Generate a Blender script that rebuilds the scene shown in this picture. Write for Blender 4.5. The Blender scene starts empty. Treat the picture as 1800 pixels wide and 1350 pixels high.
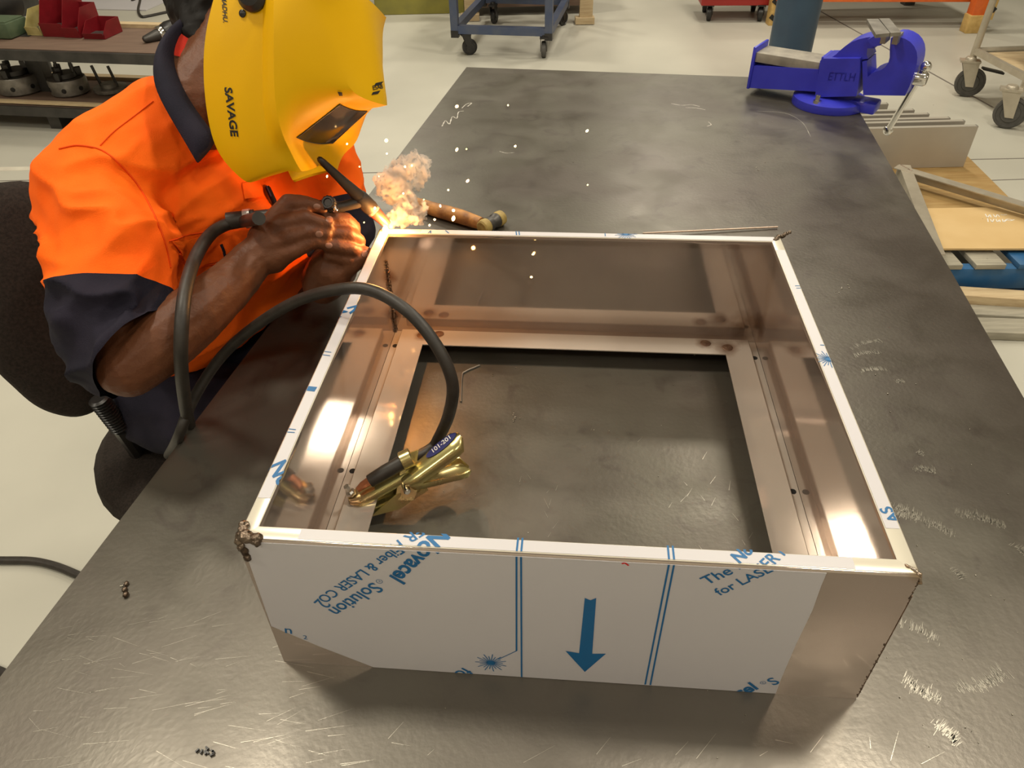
import bpy, bmesh, math, random
from mathutils import Vector as V, Matrix, noise
from mathutils.bvhtree import BVHTree
random.seed(7)
PI = math.pi
SC = bpy.context.scene
C = SC.collection

# ------------------------------------------------------------------ camera, light, exposure
F, PITCH, ROLL, CAMZ = 1304.545, .684739, -.0234574, 1.636
FW = V((0, math.cos(PITCH), -math.sin(PITCH))); UP0 = V((0, math.sin(PITCH), math.cos(PITCH))); RI0 = V((1, 0, 0))
RI = math.cos(ROLL)*RI0 + math.sin(ROLL)*UP0; UP = -math.sin(ROLL)*RI0 + math.cos(ROLL)*UP0
EYE = V((0, 0, CAMZ))
cd = bpy.data.cameras.new('camera'); cam = bpy.data.objects.new('camera', cd); C.objects.link(cam)
cd.sensor_width = 36; cd.lens = F/1800*36; cd.clip_start = .02; cd.clip_end = 100
m3 = Matrix((RI, UP, -FW)).transposed(); cam.matrix_world = Matrix.Translation(EYE) @ m3.to_4x4()
SC.camera = cam
SC.view_settings.view_transform = 'Standard'; SC.view_settings.look = 'None'
SC.view_settings.gamma = 1; SC.view_settings.use_curve_mapping = False
SC.view_settings.exposure = 0.0
SC.cycles.volume_bounces = 3
w = bpy.data.worlds.new('world'); SC.world = w; w.use_nodes = True
w.node_tree.nodes['Background'].inputs[0].default_value = (.9, .8, .62, 1)
w.node_tree.nodes['Background'].inputs[1].default_value = .12

def area(name, loc, sx, sy, power, col=(1, .92, .755), rot=(0, 0, 0)):
    l = bpy.data.lights.new(name, 'AREA'); l.shape = 'RECTANGLE'; l.size = sx; l.size_y = sy
    l.energy = power; l.color = col
    o = bpy.data.objects.new(name, l); C.objects.link(o); o.location = loc; o.rotation_euler = rot; return o
LAMP = 69
for lx, ly, pw in ((-1.55, -2.2, .65), (1.55, -2.2, .65), (-1.55, 1.45, 1.1), (1.6, 1.45, 1.1), (-1.25, 3.75, .7), (1.95, 4.5, .9), (-1.5, 6.4, 1), (1.8, 6.4, 1), (-1.5, 8.9, .8), (1.8, 8.9, .8)):
    area('ceiling_lamp', (lx, ly, 4.6), .45, .45, LAMP*pw)
for lx in (-4.65, 4.65):
    for ly in (-.5,):
        area('ceiling_lamp', (lx, ly, 4.6), .45, .45, LAMP)

# ------------------------------------------------------------------ helpers
def ray(px, py): return FW + RI*((px-900)/F) - UP*((py-675)/F)
def at(px, py, z): d = ray(px, py); return EYE + d*((z-CAMZ)/d.z)
def Q(px, py, t): return EYE + ray(px, py)*t
def aty(px, py, y): d = ray(px, py); return EYE + d*(y/d.y)
def hit(px, py, p0, n): d = ray(px, py); return EYE + d*((p0-EYE).dot(n)/d.dot(n))

def world_of(o):
    m = o.matrix_parent_inverse @ o.matrix_basis
    return world_of(o.parent) @ m if o.parent else o.matrix_basis
def adopt(o, parent):
    if parent is not None:
        o.parent = parent; o.matrix_parent_inverse = world_of(parent).inverted()
    return o
def tag(o, label=None, cat=None, group=None, kind=None):
    if label: o['label'] = label
    if cat: o['category'] = cat
    if group: o['group'] = group
    if kind: o['kind'] = kind
    return o
def thing(name, label, cat, loc, group=None, rotz=0):
    o = bpy.data.objects.new(name, None); C.objects.link(o); o.location = loc; o.rotation_euler = (0, 0, rotz)
    o.empty_display_size = .05
    return tag(o, label, cat, group)
def dup(root, loc, rotz=None, label=None):
    r = root.copy(); C.objects.link(r); r.location = loc
    if rotz is not None: r.rotation_euler = (0, 0, rotz)
    if label: r['label'] = label
    for ch in list(root.children):
        c = ch.copy(); C.objects.link(c); c.parent = r; c.matrix_parent_inverse = ch.matrix_parent_inverse
        for g in list(ch.children):
            d = g.copy(); C.objects.link(d); d.parent = c; d.matrix_parent_inverse = g.matrix_parent_inverse
    return r

class MB:
    def __init__(s): s.bm = bmesh.new(); s.mi = 0
    def face(s, vs):
        try:
            f = s.bm.faces.new(vs); f.material_index = s.mi; return f
        except ValueError: return None
    def v(s, p): return s.bm.verts.new(p)
    def box(s, c, size, R=None, bev=0):
        c = V(c); hx, hy, hz = size[0]/2, size[1]/2, size[2]/2; R = R or Matrix.Identity(3)
        n0 = len(s.bm.verts)
        vs = [s.v(c + R @ V((x*hx, y*hy, z*hz))) for z in (-1, 1) for y in (-1, 1) for x in (-1, 1)]
        fs = [s.face([vs[i] for i in q]) for q in ((0, 2, 3, 1), (4, 5, 7, 6), (0, 1, 5, 4), (2, 6, 7, 3), (0, 4, 6, 2), (1, 3, 7, 5))]
        if bev:
            es = list({e for f in fs for e in f.edges})
            bmesh.ops.bevel(s.bm, geom=es, offset=bev, segments=2, affect='EDGES', profile=.5)
        return s
    def ring(s, c, a, b, n): return [s.v(c + a*math.cos(2*PI*i/n) + b*math.sin(2*PI*i/n)) for i in range(n)]
    def bridge(s, r0, r1):
        n = len(r0)
        for i in range(n): s.face([r0[i], r0[(i+1) % n], r1[(i+1) % n], r1[i]])
    def tube(s, pts, r, n=10, caps=True):
        pts = [V(p) for p in pts]; rs = r if isinstance(r, (list, tuple)) else [r]*len(pts)
        prev = None; a = None
        for i, p in enumerate(pts):
            t = (pts[min(i+1, len(pts)-1)] - pts[max(i-1, 0)]).normalized()
            if a is None: a = t.orthogonal().normalized()
            a = (a - t*a.dot(t)).normalized(); b = t.cross(a)
            rg = s.ring(p, a*rs[i], b*rs[i], n)
            if prev: s.bridge(prev, rg)
            elif caps: s.face(rg[::-1])
            prev = rg
        if caps: s.face(prev)
        return s
    def lathe(s, prof, c, axis=(0, 0, 1), n=24, caps=True):
        axis = V(axis).normalized(); a = axis.orthogonal().normalized(); b = axis.cross(a); c = V(c); prev = None
        for r, h in prof:
            rg = s.ring(c + axis*h, a*max(r, 1e-5), b*max(r, 1e-5), n)
            if prev: s.bridge(prev, rg)
            elif caps: s.face(rg[::-1])
            prev = rg
        if caps: s.face(prev)
        return s
    def ball(s, c, r, nu=12, nv=8, M=None):
        r = V((r, r, r)) if not hasattr(r, '__len__') else V(r); M = M or Matrix.Identity(3); c = V(c)
        top = s.v(c + M @ V((0, 0, r.z))); prev = None
        for j in range(1, nv):
            t = PI*j/nv
            rg = [s.v(c + M @ V((r.x*math.sin(t)*math.cos(2*PI*i/nu), r.y*math.sin(t)*math.sin(2*PI*i/nu), r.z*math.cos(t)))) for i in range(nu)]
            if prev: s.bridge(prev, rg)
            else:
                for i in range(nu): s.face([top, rg[i], rg[(i+1) % nu]])
            prev = rg
        bot = s.v(c - M @ V((0, 0, r.z)))
        for i in range(nu): s.face([prev[(i+1) % nu], prev[i], bot])
        return s
    def prism(s, pts, ext):
        ext = V(ext); a = [s.v(V(p)) for p in pts]; b = [s.v(V(p)+ext) for p in pts]; n = len(a)
        s.face(a[::-1]); s.face(b)
        for i in range(n): s.face([a[i], a[(i+1) % n], b[(i+1) % n], b[i]])
        return s
    def poly(s, pts): s.face([s.v(V(p)) for p in pts]); return s
    def grid(s, rows):
        g = [[s.v(V(p)) for p in r] for r in rows]
        for i in range(len(g)-1):
            for j in range(len(g[0])-1): s.face([g[i][j], g[i][j+1], g[i+1][j+1], g[i+1][j]])
        return g
    def chain(s, pts, rs, nu=14):
        for p, r in zip(pts, rs): s.ball(p, r*.995, nu, 10)
        for i in range(len(pts)-1): s.tube([pts[i], pts[i+1]], [rs[i], rs[i+1]], nu)
        return s
    def build(s, name, m, parent=None, smooth=35, M=None, fix=True):
        if M is not None: bmesh.ops.transform(s.bm, matrix=M, verts=s.bm.verts)
        if fix: bmesh.ops.recalc_face_normals(s.bm, faces=s.bm.faces)
        me = bpy.data.meshes.new(name)
        if smooth:
            ca = math.radians(smooth)
            for f in s.bm.faces: f.smooth = True
            for e in s.bm.edges:
                if len(e.link_faces) != 2 or e.calc_face_angle(4) > ca: e.smooth = False
        s.bm.to_mesh(me); s.bm.free()
        for x in (m if isinstance(m, (list, tuple)) else [m]): me.materials.append(x)
        o = bpy.data.objects.new(name, me); C.objects.link(o)
        return adopt(o, parent)

def evaluated(o):
    dg = bpy.context.evaluated_depsgraph_get(); dg.update()
    me = bpy.data.meshes.new_from_object(o.evaluated_get(dg)); o.modifiers.clear(); o.data = me
    for p in me.polygons: p.use_smooth = True
    return o
def remesh(o, vox, smooth=4, fac=.5):
    m = o.modifiers.new('r', 'REMESH'); m.mode = 'VOXEL'; m.voxel_size = vox; m.use_smooth_shade = True
    if smooth:
        k = o.modifiers.new('s', 'SMOOTH'); k.iterations = smooth; k.factor = fac
    return evaluated(o)
def displace(o, fn):
    me = o.data; nn = [v.normal.copy() for v in me.vertices]; cc = [v.co.copy() for v in me.vertices]
    for v, n, c in zip(me.vertices, nn, cc): v.co = c + n*fn(c)
def bez(pts, n=8):
    """Catmull-Rom through the points."""
    P = [V(p) for p in pts]; P = [P[0]*2-P[1]] + P + [P[-1]*2-P[-2]]; out = []
    for i in range(1, len(P)-2):
        for k in range(n):
            t = k/n; a, b, c, d = P[i-1:i+3]
            out.append(.5*((2*b) + (c-a)*t + (2*a-5*b+4*c-d)*t*t + (3*b-a-3*c+d)*t**3))
    out.append(P[-2]); return out
def bvh(o):
    M = world_of(o); return BVHTree.FromPolygons([M @ v.co for v in o.data.vertices], [p.vertices[:] for p in o.data.polygons])
def drape(tree, px, py, off=.001, fallback=1.05):
    d = ray(px, py).normalized(); l, n, i, dist = tree.ray_cast(EYE, d)
    if l is None: return EYE + ray(px, py)*fallback
    if n.dot(d) > 0: n = -n
    return l + n*off
def text2d(body, size, bold=0, shear=0, space=1):
    cu = bpy.data.curves.new('t', 'FONT'); cu.body = body; cu.size = size; cu.offset = bold; cu.shear = shear; cu.space_character = space
    cu.resolution_u = 3
    o = bpy.data.objects.new('t', cu); C.objects.link(o)
    dg = bpy.context.evaluated_depsgraph_get(); dg.update()
    me = bpy.data.meshes.new_from_object(o.evaluated_get(dg)); bpy.data.objects.remove(o)
    vs = [v.co.copy() for v in me.vertices]; fs = [tuple(p.vertices) for p in me.polygons]
    return vs, fs

# ------------------------------------------------------------------ materials
def mat(name, col, rough=.5, metal=0, col2=None, vs=6, bump=0, bs=80, coat=0, emit=None, es=0, rvar=0, stretch=None, spec=.5, sss=0, detail=6, lo=.35, hi=.65):
    m = bpy.data.materials.new(name); m.use_nodes = True; nt = m.node_tree; N = nt.nodes; L = nt.links; b = N['Principled BSDF']
    b.inputs['Base Color'].default_value = (*col, 1); b.inputs['Roughness'].default_value = rough; b.inputs['Metallic'].default_value = metal
    b.inputs['Specular IOR Level'].default_value = spec
    if coat: b.inputs['Coat Weight'].default_value = coat; b.inputs['Coat Roughness'].default_value = .15
    if sss: b.inputs['Subsurface Weight'].default_value = sss; b.inputs['Subsurface Radius'].default_value = (.01, .004, .002)
    if emit: b.inputs['Emission Color'].default_value = (*emit, 1); b.inputs['Emission Strength'].default_value = es
    if col2 or bump or rvar:
        tc = N.new('ShaderNodeTexCoord'); src = tc.outputs['Object']
        if stretch:
            mp = N.new('ShaderNodeMapping'); mp.inputs['Scale'].default_value = stretch; L.new(src, mp.inputs[0]); src = mp.outputs[0]
        if col2:
            n = N.new('ShaderNodeTexNoise'); n.inputs['Scale'].default_value = vs; n.inputs['Detail'].default_value = detail; L.new(src, n.inputs['Vector'])
            r = N.new('ShaderNodeValToRGB'); r.color_ramp.elements[0].position = lo; r.color_ramp.elements[1].position = hi
            r.color_ramp.elements[0].color = (*col, 1); r.color_ramp.elements[1].color = (*col2, 1)
            L.new(n.outputs['Fac'], r.inputs[0]); L.new(r.outputs[0], b.inputs['Base Color'])
            if rvar:
                q = N.new('ShaderNodeMapRange'); q.inputs[3].default_value = max(.02, rough-rvar); q.inputs[4].default_value = rough+rvar
                L.new(n.outputs['Fac'], q.inputs[0]); L.new(q.outputs[0], b.inputs['Roughness'])
        if bump:
            n2 = N.new('ShaderNodeTexNoise'); n2.inputs['Scale'].default_value = bs; n2.inputs['Detail'].default_value = 4; L.new(src, n2.inputs['Vector'])
            bp = N.new('ShaderNodeBump'); bp.inputs['Strength'].default_value = bump; bp.inputs['Distance'].default_value = .002
            L.new(n2.outputs['Fac'], bp.inputs['Height']); L.new(bp.outputs[0], b.inputs['Normal'])
    return m

M = {}
M['concrete'] = mat('concrete', (.44, .425, .365), .45, 0, (.525, .505, .435), .9, .08, 30, rvar=.1, detail=8)
M['joint'] = mat('joint', (.16, .14, .12), .8)
M['plaster'] = mat('plaster', (.74, .70, .62), .8, 0, (.78, .74, .66), 1)
M['roof'] = mat('roof', (.42, .40, .36), .7, 0, (.46, .44, .40), 2)
M['white_line'] = mat('white_line', (.66, .62, .52), .5, 0, (.55, .5, .42), 8)
M['dark_steel'] = mat('dark_steel', (.05, .048, .046), .45, .6, (.08, .075, .07), 10)
M['orange_cloth'] = mat('orange_cloth', (1.0, .15, .005), .8, 0, (1.0, .12, .004), 9, .35, 900, spec=.2)
M['navy_cloth'] = mat('navy_cloth', (.011, .010, .019), .85, 0, (.018, .015, .027), 14, .4, 900, spec=.2)
M['red_cloth'] = mat('red_cloth', (.5, .03, .015), .85, 0, (.4, .02, .01), 30, .3, 700, spec=.2)
M['seam'] = mat('seam', (.75, .07, .003), .85, spec=.2)
M['skin'] = mat('skin', (.105, .036, .015), .5, 0, (.135, .050, .022), 35, .25, 350, sss=.08, spec=.25)
M['nail'] = mat('nail', (.26, .12, .075), .35, spec=.5)
M['hair'] = mat('hair', (.006, .0045, .004), .7, spec=.3)
M['yellow'] = mat('yellow', (.76, .42, .001), .45, 0, (.80, .455, .001), 4, .05, 500, spec=.22)
M['black_plastic'] = mat('black_plastic', (.012, .011, .011), .35, 0, (.02, .018, .017), 20)
M['black_print'] = mat('black_print', (.01, .01, .01), .5)
M['lens'] = mat('lens', (.012, .009, .009), .16, 0, (.026, .019, .017), 30, rvar=.05, spec=.4)
M['rubber'] = mat('rubber', (.018, .014, .011), .5, 0, (.030, .024, .019), 60, .1, 300)
M['chair_fabric'] = mat('chair_fabric', (.016, .012, .010), .9, 0, (.030, .022, .018), 240, .5, 700, spec=.2)
M['film'] = mat('film', (.53, .51, .54), .38, 0, (.56, .54, .56), 3, .03, 40)
M['print'] = mat('print', (.004, .115, .30), .45)
M['red_print'] = mat('red_print', (.6, .01, .01), .5)
M['ceramic'] = mat('ceramic', (.20, .045, .035), .4, 0, (.17, .035, .028), 30)
M['white_ring'] = mat('white_ring', (.36, .30, .24), .5)
M['chrome'] = mat('chrome', (.75, .73, .7), .15, 1)
M['zinc'] = mat('zinc', (.58, .52, .22), .26, .9, (.55, .37, .20), 22, rvar=.06, lo=.45, hi=.7)
M['blue_label'] = mat('blue_label', (.012, .016, .12), .4)
M['white_print'] = mat('white_print', (.75, .73, .68), .6)
M['copper'] = mat('copper', (.7, .3, .16), .3, 1)
M['wood_handle'] = mat('wood_handle', (.52, .24, .06), .55, 0, (.22, .09, .025), 40, .3, 200, stretch=(1, 1, 1))
M['nylon'] = mat('nylon', (.45, .33, .10), .6, 0, (.25, .17, .05), 60)
M['vise_blue'] = mat('vise_blue', (.030, .034, .46), .38, 0, (.036, .042, .50), 20, .12, 260, coat=.15)
M['machined'] = mat('machined', (.30, .28, .25), .45, .8, (.2, .185, .165), 25)
M['grey_paint'] = mat('grey_paint', (.30, .27, .22), .6, 0, (.2, .18, .15), 30)
M['blue_steel'] = mat('blue_steel', (.045, .065, .13), .45, 0, (.07, .085, .13), 12)
M['column_blue'] = mat('column_blue', (.035, .07, .115), .42, 0, (.03, .055, .095), 6)
M['board'] = mat('board', (.135, .085, .06), .6, 0, (.17, .11, .078), 5, stretch=(1, 8, 8))
M['pine'] = mat('pine', (.55, .43, .26), .65, 0, (.45, .33, .19), 8, stretch=(1, 10, 10))
M['ply'] = mat('ply', (.36, .235, .09), .65, 0, (.30, .18, .06), 9, stretch=(1, 8, 8))
M['cardboard'] = mat('cardboard', (.60, .42, .20), .7, 0, (.56, .38, .17), 6)
M['grey_wood'] = mat('grey_wood', (.36, .33, .26), .75, 0, (.26, .24, .19), 8, stretch=(1, 9, 9))
M['pallet_blue'] = mat('pallet_blue', (.012, .10, .26), .5, 0, (.05, .13, .25), 14, .2, 60, lo=.4, hi=.75)
M['red_plastic'] = mat('red_plastic', (.15, .003, .007), .45, 0, (.18, .004, .009), 20)
M['red_paint'] = mat('red_paint', (.34, .018, .015), .4)
M['cream_plastic'] = mat('cream_plastic', (.5, .42, .18), .5, 0, (.36, .29, .10), 14)
M['green_paint'] = mat('green_paint', (.055, .085, .045), .55, 0, (.08, .11, .06), 20)
M['olive'] = mat('olive', (.30, .27, .05), .6, 0, (.24, .22, .05), 8)
M['orange_paint'] = mat('orange_paint', (.75, .16, .025), .45, 0, (.66, .12, .02), 20)
M['hazard_yellow'] = mat('hazard_yellow', (.62, .42, .15), .6, 0, (.5, .32, .1), 30)
M['alu'] = mat('alu', (.52, .47, .38), .38, .55, (.45, .4, .32), 20)
M['tyre'] = mat('tyre', (.06, .056, .05), .6, 0, (.08, .075, .068), 30)
M['rust'] = mat('rust', (.10, .05, .03), .5, .6, (.20, .12, .075), 60, .5, 200)
M['spark'] = mat('spark', (1, .8, .4), .5, emit=(1, .62, .22), es=14)
M['arc'] = mat('arc', (1, .9, .7), .5, emit=(1, .80, .45), es=60)

def steel(name, col, col2, rough, heat=(), rvar=.06, stretch=None, vs=5, metal=1):
    """Bare stainless sheet; heat = (point, radius) of brown weld tint that stays on the sheet."""
    m = mat(name, col, rough, metal, col2, vs, .02, 60, rvar=rvar, stretch=stretch)
    nt = m.node_tree; N = nt.nodes; L = nt.links; b = N['Principled BSDF']
    cur = b.inputs['Base Color'].links[0].from_socket
    tc = N.new('ShaderNodeTexCoord'); nz = N.new('ShaderNodeTexNoise'); nz.inputs['Scale'].default_value = 60; L.new(tc.outputs['Object'], nz.inputs['Vector'])
    for p, r, c in heat:
        d = N.new('ShaderNodeVectorMath'); d.operation = 'DISTANCE'; d.inputs[1].default_value = p; L.new(tc.outputs['Object'], d.inputs[0])
        k = N.new('ShaderNodeMath'); k.operation = 'MULTIPLY_ADD'; L.new(nz.outputs['Fac'], k.inputs[0]); k.inputs[1].default_value = r*.8; L.new(d.outputs['Value'], k.inputs[2])
        q = N.new('ShaderNodeMapRange'); q.inputs[1].default_value = r*1.35; q.inputs[2].default_value = r*.55; q.inputs[3].default_value = 0; q.inputs[4].default_value = .9
        L.new(k.outputs[0], q.inputs[0])
        x = N.new('ShaderNodeMix'); x.data_type = 'RGBA'; L.new(q.outputs[0], x.inputs[0]); L.new(cur, x.inputs[6]); x.inputs[7].default_value = (*c, 1)
        cur = x.outputs[2]
    L.new(cur, b.inputs['Base Color'])
    return m

def table_material():
    m = bpy.data.materials.new('mill_scale_steel'); m.use_nodes = True; nt = m.node_tree; N = nt.nodes; L = nt.links; b = N['Principled BSDF']
    tc = N.new('ShaderNodeTexCoord')
    def nz(scale, det=6, dist=0):
        n = N.new('ShaderNodeTexNoise'); n.inputs['Scale'].default_value = scale; n.inputs['Detail'].default_value = det; n.inputs['Distortion'].default_value = dist
        L.new(tc.outputs['Object'], n.inputs['Vector']); return n.outputs['Fac']
    def ramp(s, stops):
        r = N.new('ShaderNodeValToRGB'); e = r.color_ramp.elements
        while len(e) < len(stops): e.new(.5)
        for k, (p, c) in enumerate(stops): e[k].position = p; e[k].color = (*c, 1) if hasattr(c, '__len__') else (c, c, c, 1)
        L.new(s, r.inputs[0]); return r.outputs[0]
    base = ramp(nz(2.6, 8, .6), [(.3, (.088, .074, .063)), (.5, (.120, .110, .089)), (.7, (.104, .088, .075))])
    spots = ramp(nz(17, 7, 1.2), [(.56, 0), (.70, 1)])
    x = N.new('ShaderNodeMix'); x.data_type = 'RGBA'; L.new(base, x.inputs[6]); x.inputs[7].default_value = (.075, .062, .054, 1)
    k = N.new('ShaderNodeMath'); k.operation = 'MULTIPLY'; L.new(spots, k.inputs[0]); k.inputs[1].default_value = .6; L.new(k.outputs[0], x.inputs[0])
    # rubbed bare towards the near end of the bench, where most grinding is done
    sp = N.new('ShaderNodeSeparateXYZ'); L.new(tc.outputs['Object'], sp.inputs[0])
    yy = N.new('ShaderNodeMath'); yy.operation = 'MULTIPLY_ADD'; L.new(nz(3.5, 5), yy.inputs[0]); yy.inputs[1].default_value = .5; L.new(sp.outputs['Y'], yy.inputs[2])
    q = N.new('ShaderNodeMapRange'); q.inputs[1].default_value = .85; q.inputs[2].default_value = .45; L.new(yy.outputs[0], q.inputs[0])
    x2 = N.new('ShaderNodeMix'); x2.data_type = 'RGBA'; L.new(q.outputs[0], x2.inputs[0]); L.new(x.outputs[2], x2.inputs[6]); x2.inputs[7].default_value = (.185, .165, .14, 1)
    # darker brown tone towards the right half, behind the worn near end
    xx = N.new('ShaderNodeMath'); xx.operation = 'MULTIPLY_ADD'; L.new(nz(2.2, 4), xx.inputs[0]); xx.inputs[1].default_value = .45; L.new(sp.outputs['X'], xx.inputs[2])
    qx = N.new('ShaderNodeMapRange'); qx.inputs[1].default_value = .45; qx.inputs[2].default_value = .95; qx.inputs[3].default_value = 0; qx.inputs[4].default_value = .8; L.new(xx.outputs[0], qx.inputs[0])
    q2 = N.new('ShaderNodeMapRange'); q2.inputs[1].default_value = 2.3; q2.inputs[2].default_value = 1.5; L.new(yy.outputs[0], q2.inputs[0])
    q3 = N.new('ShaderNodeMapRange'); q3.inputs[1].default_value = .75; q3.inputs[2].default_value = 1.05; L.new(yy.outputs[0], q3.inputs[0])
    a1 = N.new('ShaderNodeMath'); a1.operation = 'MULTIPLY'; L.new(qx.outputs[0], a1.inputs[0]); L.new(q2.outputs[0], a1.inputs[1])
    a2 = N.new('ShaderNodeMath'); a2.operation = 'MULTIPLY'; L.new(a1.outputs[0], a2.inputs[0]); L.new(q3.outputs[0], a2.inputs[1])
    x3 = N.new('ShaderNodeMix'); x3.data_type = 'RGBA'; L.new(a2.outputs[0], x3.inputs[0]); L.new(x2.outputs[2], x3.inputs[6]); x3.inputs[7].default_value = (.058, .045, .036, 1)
    L.new(x3.outputs[2], b.inputs['Base Color'])
    b.inputs['Metallic'].default_value = .55
    r = N.new('ShaderNodeMapRange'); r.inputs[1].default_value = .3; r.inputs[2].default_value = .7; r.inputs[3].default_value = .30; r.inputs[4].default_value = .46
    L.new(nz(9, 6, .5), r.inputs[0]); L.new(r.outputs[0], b.inputs['Roughness'])
    bp = N.new('ShaderNodeBump'); bp.inputs['Strength'].default_value = .12; bp.inputs['Distance'].default_value = .002; L.new(nz(140, 5), bp.inputs['Height']); L.new(bp.outputs[0], b.inputs['Normal'])
    return m
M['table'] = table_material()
M['tray'] = mat('tray', (.40, .36, .31), .4, .4, (.44, .40, .34), 5)
M['tray_lip'] = mat('tray_lip', (.66, .62, .54), .35, .6)
M['scratch'] = mat('scratch', (.45, .42, .36), .33, 1)
M['clip'] = mat('clip', (.8, .78, .75), .3, .7)
M['rod'] = mat('rod', (.55, .42, .34), .35, 1)
M['chalk'] = mat('chalk', (.5, .47, .42), .8)

# ------------------------------------------------------------------ the building
fl = tag(MB().box((0, 5, -.05), (18, 20, .1)).build('floor', M['concrete']), kind='structure')
def slab_line(a, b, w_, m, name='joint'):
    a, b = V(a), V(b); d = (b-a).normalized(); n = V((-d.y, d.x, 0))*w_/2
    MB().prism([a-n, a+n, b+n, b-n], (0, 0, .0012)).build(name, m, fl)
slab_line((-9, 3.86, .0), (9, 3.80, .0), .008, M['joint'])
slab_line((3.02, 4.6, .0), (2.55, 9.5, .0), .014, M['joint'])
slab_line((2.2, 3.55, 0), (5.2, 3.62, 0), .007, M['joint'])
slab_line((-6, 4.08, 0), (-1.9, 3.98, 0), .05, M['white_line'], 'painted_line')
for nm, c, s in (('wall_back', (0, 15.05, 2.5), (18, .1, 5)), ('wall_front', (0, -5.05, 2.5), (18, .1, 5)), ('wall_left', (-9.05, 5, 2.5), (.1, 20.2, 5)), ('wall_right', (9.05, 5, 2.5), (.1, 20.2, 5)), ('ceiling', (0, 5, 5.05), (18, 20, .1))):
    tag(MB().box(c, s).build(nm, M['roof'] if nm == 'ceiling' else M['plaster']), kind='structure')
# ------------------------------------------------------------------ welding bench
TZ = .9
def line_at(a, b, y): return a + (b-a)*((y-a.y)/(b.y-a.y))
tl0, tl1, tr0, tr1, tb = at(0, 1190, TZ), at(820, 118, TZ), at(1510, 195, TZ), at(1800, 700, TZ), at(1310, 135, TZ)
def cross2(p, p2, q, q2):
    d, e = p2-p, q2-q; t = ((q-p).x*e.y-(q-p).y*e.x)/(d.x*e.y-d.y*e.x); return p + d*t
tBR = cross2(tl1, tb, tr0, tr1); tFL = line_at(tl0, tl1, .08); tFR = line_at(tr0, tr1, .08)
bench = thing('welding_bench', 'large flat dark steel welding bench with scratched worn top', 'table', (.3, 1.2, 0))
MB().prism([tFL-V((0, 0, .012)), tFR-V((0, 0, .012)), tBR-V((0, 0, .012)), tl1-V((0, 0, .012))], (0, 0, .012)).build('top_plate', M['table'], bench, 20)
ctr = (tFL+tFR+tBR+tl1)/4
for p in (tFL, tFR, tBR, tl1):
    q = p + (ctr-p)*.22; MB().box((q.x, q.y, .44), (.07, .07, .88), bev=.004).build('leg', M['dark_steel'], bench)
ins = [p + (ctr-p)*.22 for p in (tFL, tFR, tBR, tl1)]
for i in range(4):
    a, b = ins[i], ins[(i+1) % 4]; a = V((a.x, a.y, .857)); b = V((b.x, b.y, .857))
    MB().tube([a, b], .03, 4).build('rail', M['dark_steel'], bench)
# scratches, grinder swirls and chalk on the plate
sm = MB(); zt = TZ+.0003
def scratch(a, b, w_=.0006, n=1):
    a, b = V(a), V(b); d = (b-a); nn = V((-d.y, d.x, 0)).normalized()*w_/2
    sm.poly([a-nn, b-nn*.3, b+nn*.3, a+nn])
def swirl(px0, py0, px1, py1, bow, cnt, spread):
    a, b = at(px0, py0, zt), at(px1, py1, zt); n = V((-(b-a).y, (b-a).x, 0)).normalized(); L_ = (b-a).length
    for k in range(int(cnt*2.2)):
        t = random.random()**.7*.95; o = V((random.gauss(0, spread*.7), random.gauss(0, spread*.7), 0))
        c = a.lerp(b, t) + n*bow*L_*4*t*(1-t) + o; e = a.lerp(b, t) + n*.0065*random.uniform(.6, 1.5)+ (b-a).normalized()*random.uniform(-.0008, .0008) + n*bow*L_*4*t*(1-t) + o
        scratch(c, e, random.uniform(.0003, .0009))
for s_ in ((1560, 905, 1680, 945, .10, 70, .004), (1680, 905, 1770, 930, .1, 70, .004), (1500, 615, 1555, 600, .1, 26, .002), (1500, 628, 1555, 622, .1, 26, .002), (1515, 655, 1560, 652, .1, 30, .002),
           (1575, 674, 1590, 672, .1, 14, .002), (1610, 795, 1620, 800, .1, 10, .002), (1605, 828, 1645, 832, .1, 34, .003), (1590, 1195, 1650, 1230, -.15, 60, .004), (1640, 1275, 1680, 1310, .12, 50, .003),
           (1680, 1210, 1770, 1180, -.12, 60, .004), (1570, 1095, 1650, 1130, .1, 30, .004), (1560, 890, 1620, 912, .05, 30, .004), (1780, 960, 1800, 975, .1, 20, .003), (1670, 1000, 1690, 1020, .1, 20, .002)):
    swirl(*s_)
for k in range(90):
    px, py = random.uniform(20, 560), random.uniform(1080, 1349)
    if px < 60 and py < 1150: continue
    a = at(px, py, zt); an = random.choice((.3, .5, .1, -.5)) + random.gauss(0, .15); L_ = random.uniform(.01, .05)
    scratch(a, a + V((math.cos(an)*L_, math.sin(an)*L_*.6, 0)), random.uniform(.00018, .0004))
for k in range(18):
    px, py = random.uniform(500, 1790), random.uniform(1290, 1349)
    a = at(px, py, zt); an = random.gauss(.4, .4); L_ = random.uniform(.008, .035); scratch(a, a + V((math.cos(an)*L_, math.sin(an)*L_, 0)), .0005)
for (x0, x1, y0, y1) in ((1170, 1260, 800, 980), (1230, 1330, 820, 985), (960, 980, 860, 950), (900, 1300, 700, 900)):
    for k in range(7):
        a = at(random.uniform(x0, x1), random.uniform(y0, y1), zt); an = random.choice((1.2, 1.9, .9)) + random.gauss(0, .1)
        L_ = random.uniform(.006, .02); scratch(a, a + V((math.cos(an)*L_, math.sin(an)*L_, 0)), .0004)
tag(sm.build('scratch_marks', M['scratch'], bench, 0, fix=False), kind='stuff')
ck = MB()
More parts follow.
